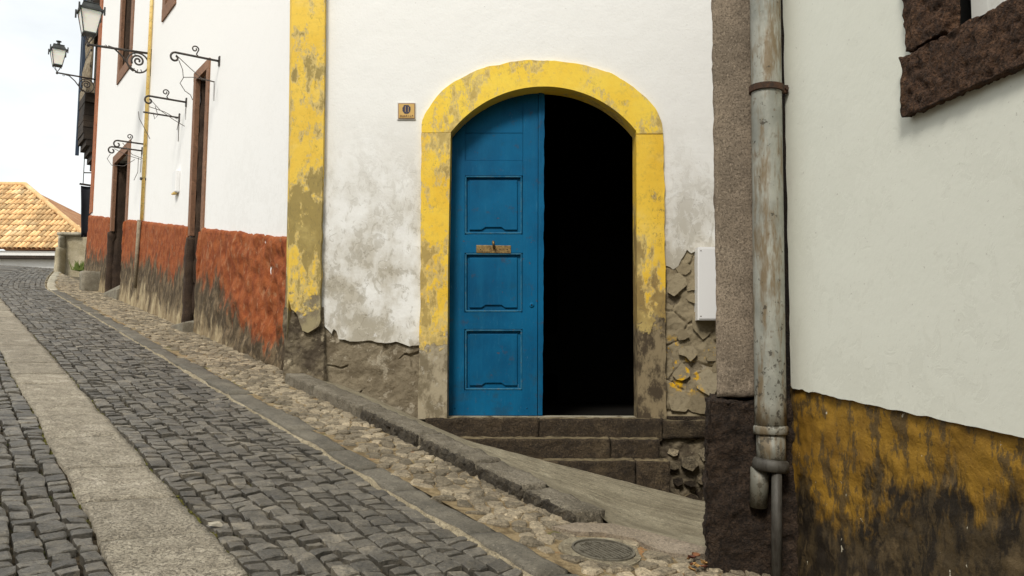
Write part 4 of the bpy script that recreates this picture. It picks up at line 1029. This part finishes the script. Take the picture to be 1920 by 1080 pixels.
# small white box on the wall
bs, bz = Ls(334, 342)
wb = thing('bell_box', 'narrow white box fixed to the wall left of the nearer brown doorway', 'box', Lw(bs, bz - .14))
b = MB(); b.box(Lw(bs - .09, bz - .13, .05), UV * .18, NV_ * -.055, (0, 0, .26)); o = b.build('case', 'white_box', wb); mo = o.modifiers.new('bev', 'BEVEL'); mo.width = .01
b = MB(); b.box(Lw(bs - .05, bz - .145, .06), UV * .1, NV_ * -.04, (0, 0, .014)); b.build('base', 'yellow_pipe_paint', wb)

# ------------------------------------------------------------------ iron sign brackets
def spiral(c_, ex, ez, r0, r1, a0, turns, n=26):
    return [c_ + (ex * math.cos(a0 + 2 * math.pi * turns * k / n) + ez * math.sin(a0 + 2 * math.pi * turns * k / n)) * (r0 + (r1 - r0) * k / n) for k in range(n + 1)]
EZ = Vector((0, 0, 1))
def sign_bracket(xw, yw, xt, yt, label, curl=True, hook=True, wires=(), r=.0115):
    s, z = Ls(xw, yw); base = Lw(s, z, 0)
    # how far it sticks out: the tip must project at xt
    lo, hi = .05, 2.0
    for _ in range(40):
        mid_ = (lo + hi) / 2
        if project(base + NV_ * mid_)[0] > xt: lo = mid_
        else: hi = mid_
    L = lo; root = thing('sign_bracket', label, 'bracket', base, 'old iron sign brackets on the long white house')
    b = MB(); b.tube([base, base + NV_ * (L - .06)], r, 7); b.build('arm', 'iron', root, smooth=True)
    b = MB(); b.box(base + Vector((0, 0, -.05)) - UV * .02, UV * .04, NV_ * .012, (0, 0, .10)); b.build('wall_plate', 'iron', root)
    tip = base + NV_ * (L - .06)
    if hook:
        b = MB(); b.tube(spiral(tip + Vector((0, 0, -.052)), NV_, EZ, .052, .016, math.pi / 2, -.95), r * .9, 7); b.build('end_scroll', 'iron', root, smooth=True)
    if curl:
        cc = base + NV_ * (L * .50) + Vector((0, 0, .075))
        b = MB(); b.tube([base + NV_ * (L * .42), base + NV_ * (L * .50)] [:1] + [base + NV_ * (L * .47) + Vector((0, 0, .025))] + spiral(cc, NV_, EZ, .036, .010, math.pi * 1.02, -1.15), r * .6, 6); b.build('top_scroll', 'iron', root, smooth=True)
    for pts in wires:
        b = MB(); b.tube([base + NV_ * (L * a) + Vector((0, 0, h)) + UV * .01 for a, h in pts], .0042, 5); b.build('wire', 'wire', root)
    return root
sign_bracket(412, 115, 317, 108, 'iron sign bracket with scrolls above the nearer brown doorway', wires=[[(.86, -.02), (.6, -.12), (.35, -.21), (.08, -.22)], [(.8, -.07), (.72, -.16), (.70, -.24), (.76, -.30), (.66, -.37), (.55, -.40), (.5, -.45)], [(.70, -.235), (.5, -.215), (.1, -.225)], [(.09, -.22), (.08, -.42)]])
sign_bracket(350, 192, 269, 186, 'iron sign bracket with scrolls left of the nearer brown doorway, above the plain bar', wires=[[(.85, -.03), (.6, -.14), (.3, -.22), (.02, -.28)], [(.85, -.12), (.5, -.15), (.2, -.21), (.13, -.15)], [(.72, -.1), (.65, -.2), (.72, -.25), (.76, -.18)], [(0.01, -.02), (.0, -.2), (-.05, -.2)]])
sign_bracket(337, 221, 258, 214, 'plain straight iron bar bracket below a scrolled one, left of the nearer doorway', curl=False, hook=False, r=.010, wires=[[(.98, 0), (.95, -.08), (.8, -.2), (.68, -.3)], [(.01, .05), (.01, -.28)], [(.01, -.02), (.05, -.15)]])
sign_bracket(274, 271, 211, 267, 'upper of two iron scroll brackets over the farther brown doorway', wires=[[(.7, -.02), (.4, -.16), (.05, -.2)]])
sign_bracket(267, 283, 201, 281, 'lower of two iron scroll brackets over the farther brown doorway', curl=False, wires=[[(.8, -.02), (.4, -.09), (.02, -.12)], [(.9, -.1), (.98, -.17), (.85, -.25), (.5, -.24), (.2, -.13)], [(.02, .05), (.02, -.3)], [(.1, -.1), (.1, -.3), (.2, -.42)]])

# ------------------------------------------------------------------ wall lanterns
def lantern(xw, yw, xt, size, label, armdrop=.0, s_fix=None, reach=None):
    if s_fix is None: s, z = Ls(xw, yw)
    else: s = s_fix; z = onL(xw, yw).z
    base = Lw(s, z, 0); lo, hi = .1, 3.0; NW = NV_; NV_X = (NW + Vector((0, 0, -armdrop))).normalized()
    for _ in range(40):
        q = (lo + hi) / 2
        if project(base + NV_X * q)[0] > xt: lo = q
        else: hi = q
    L = lo; k = size
    root = thing('wall_lantern', label, 'street lamp', base, 'black street lanterns on iron wall brackets')
    b = MB(); b.box(base - UV * .025 * k + Vector((0, 0, -.62 * k)), UV * .05 * k, NV_ * .025 * k, (0, 0, .75 * k)); b.build('wall_plate', 'iron', root)
    b = MB(); b.tube([base, base + NV_X * L], .032 * k, 8); br = b.build('bracket_arm', 'iron', root, smooth=True)
    big = base + NV_ * (.33 * k) + Vector((0, 0, -.32 * k))
    b = MB(); b.tube(spiral(big, NV_, EZ, .27 * k, .27 * k, -1.2, .98, 30), .022 * k, 6); b.build('ring', 'iron', br, smooth=True)
    b = MB(); b.tube(spiral(big + Vector((0, 0, .05 * k)), NV_, EZ, .17 * k, .03 * k, -.6, 1.7, 40), .026 * k, 6); b.build('scroll', 'iron', br, smooth=True)
    b = MB(); b.tube([big + NV_ * (.02 * k) + Vector((0, 0, -.26 * k)), big + NV_ * .2 * k + Vector((0, 0, -.15 * k)), big + NV_ * .42 * k + Vector((0, 0, .12 * k)), big + NV_ * .62 * k + Vector((0, 0, .28 * k)), base + NV_ * (1.08 * k) + Vector((0, 0, -.01))], .022 * k, 6); b.build('brace', 'iron', br, smooth=True)
    b = MB(); b.tube(spiral(base + NV_ * (1.15 * k) + Vector((0, 0, -.05 * k)), NV_, EZ, .045 * k, .02 * k, 1.6, 1.0), .010 * k, 6); b.build('small_scroll', 'iron', br, smooth=True)
    for a in (-2.0, -1.57, -1.1, 1.2):
        d = NV_ * math.cos(a) + EZ * math.sin(a); b = MB(); b.tube([big + d * .25 * k, big + d * .185 * k], .012 * k, 6); b.build('spur', 'iron', br)
    e = base + NV_X * L; X, Y = NV_, UV
    def ring4(h, r_): return [e + X * (r_ * sx) + Y * (r_ * sy) + Vector((0, 0, h)) for sx, sy in ((-1, -1), (1, -1), (1, 1), (-1, 1))]
    def frus(h0, r0, h1, r1, name, mat, parent=root):
        b = MB(); b.add(ring4(h0, r0) + ring4(h1, r1), [(3, 2, 1, 0), (4, 5, 6, 7), (0, 1, 5, 4), (1, 2, 6, 5), (2, 3, 7, 6), (3, 0, 4, 7)]); return b.build(name, mat, parent)
    b = MB(); b.lathe(e + Vector((0, 0, -.06 * k)), [(.02 * k, 0), (.045 * k, .03 * k), (.045 * k, .07 * k), (.03 * k, .10 * k)], 10); b.build('socket', 'iron', root, smooth=True)
    h0, h1, r0, r1 = .30 * k, .86 * k, .155 * k, .255 * k
    for q in ring4(h0 - .01 * k, r0 * .95): b = MB(); b.tube([e + Vector((0, 0, .03 * k)), q], .012 * k, 6); b.build('stay', 'iron', root)
    frus(h0 - .035 * k, r0 * 1.05, h0, r0 * 1.05, 'base_frame', 'lamp_metal')
    gl = frus(h0 + .002, r0 * .97, h1, r1 * .97, 'glass', 'lamp_glass')
    A, B_ = ring4(h0, r0), ring4(h1, r1)
    for q in range(4): b = MB(); b.tube([A[q], B_[q]], .014 * k, 6); b.build('corner_bar', 'lamp_metal', root)
    frus(h1 + .001, r1 * 1.14, h1 + .055 * k, r1 * 1.14, 'eaves', 'lamp_metal')
    for q, (sx, sy) in enumerate(((-1, -1), (1, -1), (1, 1), (-1, 1))):
        p = B_[q] + X * sx * .045 * k + Y * sy * .045 * k; b = MB(); b.box(p + Vector((0, 0, -.10 * k)) - X * .02 * k - Y * .02 * k, X * .04 * k, Y * .04 * k, (X + Y) * 0 + Vector((0, 0, .22 * k))); b.build('corner_ear', 'lamp_metal', root)
        p = A[q]; b = MB(); b.tube([p, p + Vector((0, 0, -.07 * k))], .010 * k, 5); b.build('foot_pin', 'lamp_metal', root)
    rf_ = frus(h1 + .056 * k, r1 * .98, h1 + .21 * k, r1 * .70, 'roof', 'lamp_metal')
    frus(h1 + .211 * k, r1 * .76, h1 + .225 * k, r1 * .76, 'roof_rim', 'lamp_metal', rf_)
    b = MB(); b.lathe(e + Vector((0, 0, h1 + .224 * k)), [(.16 * k, 0), (.09 * k, .03 * k), (.05 * k, .09 * k), (.05 * k, .12 * k), (.10 * k, .16 * k), (.10 * k, .175 * k), (.03 * k, .20 * k)], 16); b.build('finial', 'lamp_metal', rf_, smooth=True)
    return root
lantern(284, 101, 166, .50, 'larger black lantern on a long scrolled iron bracket, higher of the two', .055)

# ================================================================== THE BALCONY HOUSE BEYOND
def S3(s, t, z): return Vector((s * U0 + t * C0, s * U1 + t * C1, z))
CV = Vector((C0, C1, 0))
def box3(name, mat, parent, s0, s1, t0, t1, z0, z1):
    b = MB(); b.box(S3(s0, t0, z0), UV * (s1 - s0), CV * (t1 - t0), (0, 0, z1 - z0)); return b.build(name, mat, parent)
bh = thing('balcony_house', 'dark timber balcony house jutting out beyond the long white house', 'house', S3(18, 3.2, gz(18)))
box3('wall', 'dark_timber', bh, 16.80, 18.6, 2.95, 6, gz(17), 10)
bal = box3('balcony_floor', 'carved_stone', bh, 17.15, 17.95, 2.23, 2.95, 5.93, 6.12)
box3('balcony_beam', 'dark_timber', bh, 17.2, 17.98, 2.225, 2.95, 5.76, 5.928)
box3('post', 'blue_post', bh, 17.82, 17.93, 2.22, 2.31, 6.12, 7.25)
box3('post', 'blue_post', bh, 17.96, 18.02, 2.21, 2.27, 4.9, 9.6)
for k in range(6):
    s_ = 17.2 + k * .11; b = MB(); b.tube([S3(s_, 2.29, 6.12), S3(s_ + .02, 2.28, 6.45), S3(s_ - .01, 2.30, 6.7), S3(s_, 2.29, 7.0)], [.04, .055, .03, .04], 7); b.build('baluster', 'carved_stone', bal)
box3('handrail', 'dark_timber', bal, 17.15, 17.81, 2.25, 2.33, 7.0, 7.08); box3('mid_rail', 'iron', bal, 17.15, 17.81, 2.27, 2.29, 6.42, 6.45); box3('mid_rail', 'iron', bal, 17.15, 17.81, 2.27, 2.29, 6.72, 6.75)
box3('back_wall', 'carved_stone', bh, 17.3, 17.9, 2.45, 2.94, 6.13, 7.09)
box3('upper_storey', 'dark_timber', bh, 17.2, 17.95, 2.27, 2.95, 7.10, 9.8)
rc = random.Random(61)
for k in range(11):       # stepped timber corbels under the balcony
    z1 = 5.756 - k * .115; t0 = 2.225 + (max(0, k - 4) ** 1.4) * .026
    o = box3('corbel', 'dark_timber', bh, 17.25 + .02 * rc.random(), 17.98 - .05 * rc.random(), t0 + rc.uniform(-.012, .012), 2.95, z1 - .110, z1)
bn = thing('hanging_banner', 'black rectangular banner hanging from an iron rod below the balcony', 'banner', S3(17.6, 2.3, 3.3))
b = MB(); b.tube([S3(17.6, 2.95, 4.25), S3(17.6, 2.26, 4.28)], .02, 7); b.build('rod', 'iron', bn)
b = MB(); b.tube([S3(17.6, 2.32, 4.28), S3(17.6, 2.32, 4.85)], .008, 5); b.tube([S3(17.6, 2.32, 4.5), S3(17.6, 2.5, 4.52)], .012, 5); b.build('stay', 'iron', bn)
b = MB()
def P(u, v): return S3(17.6 + .03 * math.sin(u * 5) , 2.285 + .05 * (1 - v) + .33 * u, 3.28 + .97 * v + .05 * (1 - v) * (u))
b.sheet(P, 14, 10, lambda p, u, v: UV * (.02 * noise.noise(p * 4)), UV * .012); b.build('cloth', 'banner', bn, smooth=True)
b = MB(); b.tube([S3(16.95, 2.42, 2.2), S3(16.95, 2.42, 5.2)], .03, 8); tag(b.build('drain_pipe', 'grey_pipe_paint'), 'slim grey pipe standing behind the orange corner trim', 'pipe')

lantern(190, 133, 107, .46, 'smaller black lantern with knob finial seen against the sky, lower of the two', s_fix=16.9)

# garden wall, post, kerb block and tuft at the top of the street
gw = thing('garden_wall', 'rough beige rendered garden wall at the top of the street', 'wall', onY(135, 505, 19.2))
def ybox(name, mat, parent, x0, x1, y0, y1, Y, dep, rough=0, seed=1):
    a = onY(x0, y1, Y); c_ = onY(x1, y0, Y); b = MB()
    if rough: b.rough((a.x, Y, a.z), (c_.x - a.x, 0, 0), (0, dep, 0), (0, 0, c_.z - a.z), .07, rough, 3, seed)
    else: b.box((a.x, Y, a.z), (c_.x - a.x, 0, 0), (0, dep, 0), (0, 0, c_.z - a.z))
    return b.build(name, mat, parent, smooth=bool(rough))
ybox('wall', 'garden_wall_render', gw, 111, 230, 442, 530, 19.2, .4, .035)
ybox('cap', 'pale_concrete', gw, 106, 150, 435, 441, 19.1, .6, .012)
ybox('post', 'garden_wall_render', gw, 99, 112, 462, 530, 18.9, .35, .01)
ybox('post_head', 'pale_concrete', gw, 107, 113, 441, 468, 18.95, .3, .01)
b = MB(); b.rough(st(15.0, 2.03, -.03), UV * .30, CV * .36, (0, 0, .36), .05, .012, 6, 5); ob = b.build('stone_block', 'grey_concrete', smooth=True); tag(ob, 'squat brown stone block standing against the far end of the red plinth', 'stone block')
b = MB(); rg_ = random.Random(71)
for k in range(130):
    p = onY(rg_.uniform(143, 167), 508, 18.6) ; p.y += rg_.uniform(-.2, .2); h = rg_.uniform(.08, .26); d = Vector((rg_.uniform(-.10, .10), rg_.uniform(-.08, .08), h)); wv = Vector((rg_.uniform(.008, .02), 0, 0))
    b.add([p - wv, p + wv, p + d * .6 + wv * .6, p + d], [(0, 1, 2), (0, 2, 3)], rg_.random())
tag(b.build('grass_tuft', 'grass', kind='stuff'), 'tuft of green grass at the foot of the garden wall', 'grass')

# ================================================================== THE HOUSE WITH THE TILED ROOF
th = thing('tiled_roof_house', 'low white house with orange tiled roof at the top of the street', 'house', onY(0, 500, 30))
E0, E1 = onY(-160, 466, 29.5), onY(190, 467, 29.5); Rg0, Rg1 = onY(-160, 348, 33.2), onY(47, 348, 33.2)
ez, rz = E0.z, Rg0.z
hipx = lambda f: E1.x + (Rg1.x - E1.x) * f
b = MB(); b.add([(E0.x, 29.5, ez), (E1.x, 29.5, ez), (Rg1.x, 33.2, rz), (Rg0.x, 33.2, rz), (E1.x + .6, 37, ez), (E0.x, 37, ez)], [(0, 1, 2, 3), (1, 4, 2), (3, 2, 4, 5)]); roof = b.build('roof', 'terracotta_shadow', th)
# one barrel tile, shared
rows, tw = 12, .172; dy, dz = (33.2 - 29.5) / rows, (rz - ez) / rows; tl_ = Vector((0, dy, dz)).length
tb = MB(); nn_ = 6; vs = []
for j, (f, rr_, lift) in enumerate(((-.06, .082, .030), (1.0, .068, .006))):
    for k in range(nn_ + 1):
        a = math.pi * k / nn_; vs.append(Vector((rr_ * math.cos(a), f * tl_, rr_ * math.sin(a) * .95 + lift)))
for k in range(nn_ + 1): vs.append(vs[k] + Vector((0, 0, -.018)))
fs = [[k, k + 1, nn_ + 2 + k, nn_ + 1 + k] for k in range(nn_)] + [[k, 2 * nn_ + 2 + k, 2 * nn_ + 3 + k, k + 1] for k in range(nn_)]
meshes = []
for q in range(8):
    t_ = MB(); t_.add(vs, fs, .18 + .64 * q / 7)
    me = bpy.data.meshes.new('tile'); me.from_pydata(t_.v, [], t_.f); at = me.attributes.new('var', 'FLOAT', 'POINT'); at.data.foreach_set('value', t_.a)
    me.polygons.foreach_set('use_smooth', [True] * len(me.polygons)); me.materials.append(M['terracotta']); meshes.append(me)
ang = math.atan2(dz, dy); cand = []
for r_ in range(rows):
    f = (r_ + .1) / rows; xmax = hipx(f + .04); x = E1.x - .1
    while x > E0.x:
        if x < xmax: cand.append((abs(x - onY(60, 400, 30).x), x, r_))
        x -= tw
cand.sort(); rt_ = random.Random(81); far_t = MB()
for k, (_, x, r_) in enumerate(cand):
    y_, z_ = 29.5 + dy * r_ + .02, ez + dz * r_ + .02
    if k < 300:
        o = bpy.data.objects.new('roof_tile', meshes[rt_.randrange(8)]); link(o, roof, (x + rt_.uniform(-.012, .012), y_, z_)); o.rotation_euler = (ang, 0, rt_.uniform(-.02, .02))
    else:
        R_ = Matrix.Rotation(ang, 3, 'X'); far_t.add([R_ @ p + Vector((x, y_, z_)) for p in vs], fs, rt_.uniform(.2, .8))
if far_t.v: far_t.build('roof_tile_field', 'terracotta', roof, smooth=True, kind='stuff')
b = MB(); b.tube([Vector((E1.x, 29.5, ez + .05)), Vector((Rg1.x, 33.2, rz + .08)), Vector((Rg0.x, 33.2, rz + .08))], .10, 8); b.build('ridge', 'terracotta', roof, smooth=True)
wz0 = onY(0, 540, 29.9).z
b = MB(); b.box((E0.x, 29.9, wz0), (E1.x - E0.x - .2, 0, 0), (0, 6.8, 0), (0, 0, ez - wz0 - .02)); b.build('wall', 'far_white', th)
b = MB(); b.box((E0.x, 29.62, ez - .30), (E1.x - E0.x - 1.35, 0, 0), (0, .28, 0), (0, 0, .10)); b.build('dark_band', 'dark_timber', th)  # dark band along the wall top, below the fascia
b = MB(); b.box((E0.x, 29.60, ez - .20), (E1.x - E0.x - 1.3, 0, 0), (0, .29, 0), (0, 0, .16)); b.build('fascia', 'far_white', th)

# ================================================================== THE HOUSE ON THE RIGHT
rh = thing('right_house', 'white house on the right with ochre plinth and dark stone window', 'house', Rk(1.5, .2))
RNV = RN
def plz(k): return .926 - .0785 * k                 # top of the ochre band, falling with the street
K1 = 3.6
sill_l = onR(1689, 160, .03); kL = kof(sill_l); zb, zt = onR(1692, 222, .03).z, onR(1690, 107, .03).z
kj = kof(onR(1768, 20, .03)); kE = kL + 1.45; zW = zt + 1.5
b = MB()
def rq(b, k0, k1, z0, z1, off=0.0, th=.25): b.box(Rk(k0, z0, off), RD * (k1 - k0), RN * -th, (0, 0, z1 - z0))
# white coat with its broken lower edge, a thick lip over the plinth
edge = [Rk(k * .02, plz(k * .02) + .006 * noise.noise(Vector((k * .35, 1, 1))) + (.008 * noise.noise(Vector((k * 1.3, 4, 1))) if 3 < k < 14 else .0015 * noise.noise(Vector((k * 1.7, 2, 2)))), .007) for k in range(int(K1 / .02), 1, -1)]
edge += [Rk(.030 + .006 * noise.noise(Vector((z_ * .31, 3, 1))) + .004 * noise.noise(Vector((z_ * 1.1, 3, 7))), .93 + z_ * .035, .007) for z_ in range(0, 90)]
poly = [Rk(.03, 4.2, .007), Rk(kL + .02, 4.2, .007)] + [Rk(kL + .02, zb + .02, .007), Rk(kE - .02, zb + .02, .007), Rk(kE - .02, 4.2, .007), Rk(K1, 4.2, .007)] + edge
MB().prism(poly, RN * -.25).build('wall', 'right_plaster', rh)
b = MB(); rq(b, kL + .021, kE - .021, zW, 4.2, .007); b.build('lintel_wall', 'right_plaster', rh)
def P(u, v): k = K1 * u * u * .6 + K1 * u * .4; return Rk(k, -.35 + (plz(k) + .012 + .35) * v, .0)
b = MB(); b.sheet(P, 150, 110, lambda p, u, v: RN * (.007 * fbm(p, 5, 4) + .006 * fbm(p, 22, 4) - .004 + (-.006 if v > .99 else 0)), RN * -.2); b.build('plinth', 'ochre_plinth', rh, smooth=True)
# window: rough basalt jamb and sill, white casement
b = MB(); b.rough(Rk(kL, zb, .035), RD * 1.45, RN * -.20, (0, 0, zt - zb), .0075, .005, 30, 2, .5, .006, .006, 75); b.build('window_sill', 'brown_basalt', rh, smooth=True)
b = MB(); b.rough(Rk(kL + .012, zt + .004, .03), RD * (kj - kL - .012), RN * -.055, (0, 0, .6), .0075, .005, 30, 5, .5, .006, .006, 75); b.build('window_jamb', 'brown_basalt', rh, smooth=True)
b = MB(); b.rough(Rk(kE - .2, zt + .004, .03), RD * .19, RN * -.19, (0, 0, zW - zt), .03, .006, 22, 6, .5, .007); b.build('window_jamb', 'brown_basalt', rh, smooth=True)
b = MB(); rq(b, kL + .022, kE - .19, zt - .01, zW, -.12, .02); b.build('window_back', 'dark_hole', rh)
lo_, hi_ = 0.0, .3
for _ in range(40):
    md = (lo_ + hi_) / 2
    if project(Rk(kj + md, zt + .1, -.05))[0] < 1786: lo_ = md
    else: hi_ = md
OF = -.05; k0 = kj + lo_
b = MB(); rq(b, k0, k0 + .055, zt + .02, zW, OF, .05); rq(b, k0 + .0552, kE - .22, zt + .02, zt + .09, OF - .0005, .05); rq(b, k0 + .6, k0 + .66, zt + .0902, zW, OF - .001, .05); cas = b.build('casement', 'white_wood', rh)
b = MB(); rq(b, k0 + .0595, k0 + .098, zt + .0942, zW, OF - .006, .03); rq(b, k0 + .0982, k0 + .596, zt + .0942, zt + .130, OF - .0065, .03); b.build('sash', 'white_wood', cas)
b = MB(); rq(b, k0 + .10, k0 + .102, zt + .132, zW, OF - .004, .004); rq(b, k0 + .098, k0 + .59, zt + .1302, zt + .1325, OF - .0045, .004); b.build('putty_line', 'iron', cas)
b = MB(); rq(b, k0 + .08, k0 + .6, zt + .11, zW, OF - .022, .006); b.build('window_pane', 'pane', cas)

# stone pier on the corner
YPI = 2.90
xr = RI.x + .02
a = onY(1343, 745, YPI); top = 4.2
xp = onY(1459, 500, YPI).x
b = MB(); b.rough((a.x, YPI, a.z), (xp - a.x, 0, 0), (.10, .32, 0), (0, 0, top - a.z), .02, .004, 10, 3, .5, .006, .0025, 70); b.build('pier_stone', 'trachyte', rh, smooth=True)
# broad dark corner stone under it, leaning out towards its foot
b = MB(); y0 = YPI - .045; A_ = onY(1328, 748, y0); zf = .20
vs_before = 0
b.rough((A_.x, y0, zf), (xr + .03 - A_.x, 0, 0), (.08, .36, 0), (0, 0, A_.z - zf), .0085, .012, 14, 8, .5, .016, .007, 60)
for p in b.v:
    f = (A_.z - p.z) / (A_.z - zf); side = max(0, 1 - (p.x - A_.x) / .12)
    p.x -= side * .022 * min(1, f * 2.2); p.y -= .02 * f
b.build('corner_stone', 'dark_quoin', rh, smooth=True)
b = MB(); b.box(Vector((xr - .02, YPI + .22, -.2)), Vector((2.5, .6, 0)), (.6, 2.2, 0), (0, 0, 4.6)); b.build('core', 'dark_quoin', rh)  # coloured dark to paint deep shade into the slit beside the pipe

# ------------------------------------------------------------------ downpipe
dp = thing('downpipe', 'stained galvanised downpipe in the corner beside the stone pier', 'pipe', onY(1441, 1075, 2.80))
YX = 2.815
def pt(x, y): return onY(x, y, YX)
cxp = pt(1441, 500).x; R0 = .0505
def lean(z): return cxp + (z - 1.3) * .006
z_up, z_lo = 4.0, pt(1441, 806).z
b = MB(); b.tube([(lean(z_lo + (z_up - z_lo) * k / 40), YX, z_lo + (z_up - z_lo) * k / 40) for k in range(41)], R0, 28); b.build('pipe', 'pipe_zinc', dp, smooth=True)
b = MB(); z = pt(1441, 806).z; b.lathe((lean(z), YX, z - .014), [(.052, 0), (.0555, .004), (.0555, .024), (.052, .028)], 28); b.build('joint_ring', 'pipe_zinc', dp, smooth=True)
z2 = pt(1441, 872).z
b = MB(); b.tube([(lean(z), YX, z - .012), (lean(z2) + .001, YX, z2 - .005)], [.047, .046], 24); b.build('sleeve', 'pipe_zinc', dp, smooth=True)
b = MB(); b.lathe((lean(z2) - .004, YX, z2 - .02), [(.045, 0), (.057, .004), (.059, .020), (.056, .036), (.05, .04)], 24, (.12, .0, 1)); b.build('cloth_band', 'dark_pipe', dp, smooth=True)
z3 = pt(1430, 952).z
b = MB(); b.tube([(pt(1427, 880).x, YX + .01, z2 - .01), (pt(1426, 915).x, YX + .012, (z2 + z3) / 2), (pt(1425, 950).x, YX + .02, z3)], [.031, .030, .028], 18); b.build('outlet', 'pipe_zinc', dp, smooth=True)
b = MB(); b.tube([(pt(1450, 880).x, YX - .035, z2 - .015), (pt(1450, 980).x, YX - .035, pt(1450, 980).z), (pt(1449, 1075).x, YX - .035, .26)], .0165, 16); b.build('thin_pipe', 'dark_pipe', dp, smooth=True)
zc = pt(1441, 168).z
b = MB(); b.lathe((lean(zc), YX, zc - .012), [(.0515, 0), (.0575, .001), (.0575, .022), (.0515, .023)], 28, (.02, 0, 1)); cl = b.build('strap', 'rust', dp, smooth=False)
b = MB(); b.box((lean(zc) + .05, YX - .008, zc - .012), (.022, 0, 0), (0, .016, 0), (0, 0, .026)); b.build('lug', 'rust', cl)
b = MB(); b.lathe((lean(zc) + .066, YX - .016, zc + .001), [(.006, 0), (.006, .032)], 8, (0, 1, 0)); b.build('bolt', 'rust', cl)
b = MB(); b.box((lean(zc) - .008, YX + .05, zc - .008), (.016, 0, 0), (0, .06, 0), (0, 0, .016)); b.build('wall_pin', 'rust', cl)

# dry leaves blown against the corner stone
rl = random.Random(91)
for k in range(11):
    p = onG(rl.uniform(1288, 1330), rl.uniform(1052, 1078)) + Vector((0, 0, .012 + .004 * (k % 3))); a = rl.uniform(0, 6.28); L = rl.uniform(.016, .03)
    ex = Vector((math.cos(a), math.sin(a), rl.uniform(-.2, .5))).normalized(); ey = Vector((-math.sin(a), math.cos(a), rl.uniform(-.2, .4))).normalized(); up = ex.cross(ey)
    b = MB(); v = []
    for u, wd_ in ((0, .05), (.25, .32), (.55, .42), (.8, .25), (1, .02)):
        for q in (-1, 0, 1): v.append(p + ex * (u - .5) * L + ey * (q * wd_ * L) + up * (L * (.25 * abs(q) + .25 * (u - .5) ** 2 * 2)))
    f = [[j * 3 + i, j * 3 + i + 1, (j + 1) * 3 + i + 1, (j + 1) * 3 + i] for j in range(4) for i in range(2)]
    b.add(v, f, rl.random()); tag(b.build('dry_leaf', 'leaf_dry'), 'curled dry leaf in the litter at the foot of the dark corner stone', 'leaf', 'dry leaves by the corner stone')

# ================================================================== THE OTHER SIDE OF THE STREET (unseen house, added to block low sky light)
oh = thing('added_opposite_house', 'unseen low house across the street, added to block low sky light', 'house', st(1.5, -3.0, 0))
OT = -2.55
def obox(name, mat, parent, s0, s1, t0, t1, z0, z1): return box3(name, mat, parent, s0, s1, t0, t1, z0, z1)
obox('wall', 'grey_concrete', oh, -9, 7.5, OT - 5, OT, -1.6, 3.4)
obox('plinth', 'eroded_corner', oh, -9.02, 7.52, OT - .2, OT + .03, -1.65, .75)
obox('eaves', 'dark_timber', oh, -9.2, 7.7, OT - 5.2, OT + .22, 3.402, 3.5)
b = MB(); b.add([S3(-9.2, OT + .25, 3.502), S3(7.7, OT + .25, 3.502), S3(7.7, OT - 2.5, 4.3), S3(-9.2, OT - 2.5, 4.3), S3(7.7, OT - 5.2, 3.502), S3(-9.2, OT - 5.2, 3.502)], [(0, 1, 2, 3), (3, 2, 4, 5), (1, 4, 2), (0, 3, 5)]); b.build('roof', 'terracotta', oh)
for s_ in (-6.5, -3.2, 3.4):
    w_ = obox('window', 'brown_frame', oh, s_, s_ + 1.0, OT - .05, OT + .04, 1.5, 2.9); obox('window_glass', 'window_dark', w_, s_ + .12, s_ + .88, OT + .041, OT + .05, 1.62, 2.78)
dd = obox('front_door', 'dark_timber', oh, .2, 1.25, OT - .05, OT + .035, .1, 2.4); obox('door_frame', 'brown_frame', dd, .05, .2, OT - .05, OT + .05, .1, 2.55); obox('door_frame', 'brown_frame', dd, 1.25, 1.4, OT - .05, OT + .05, .1, 2.55)
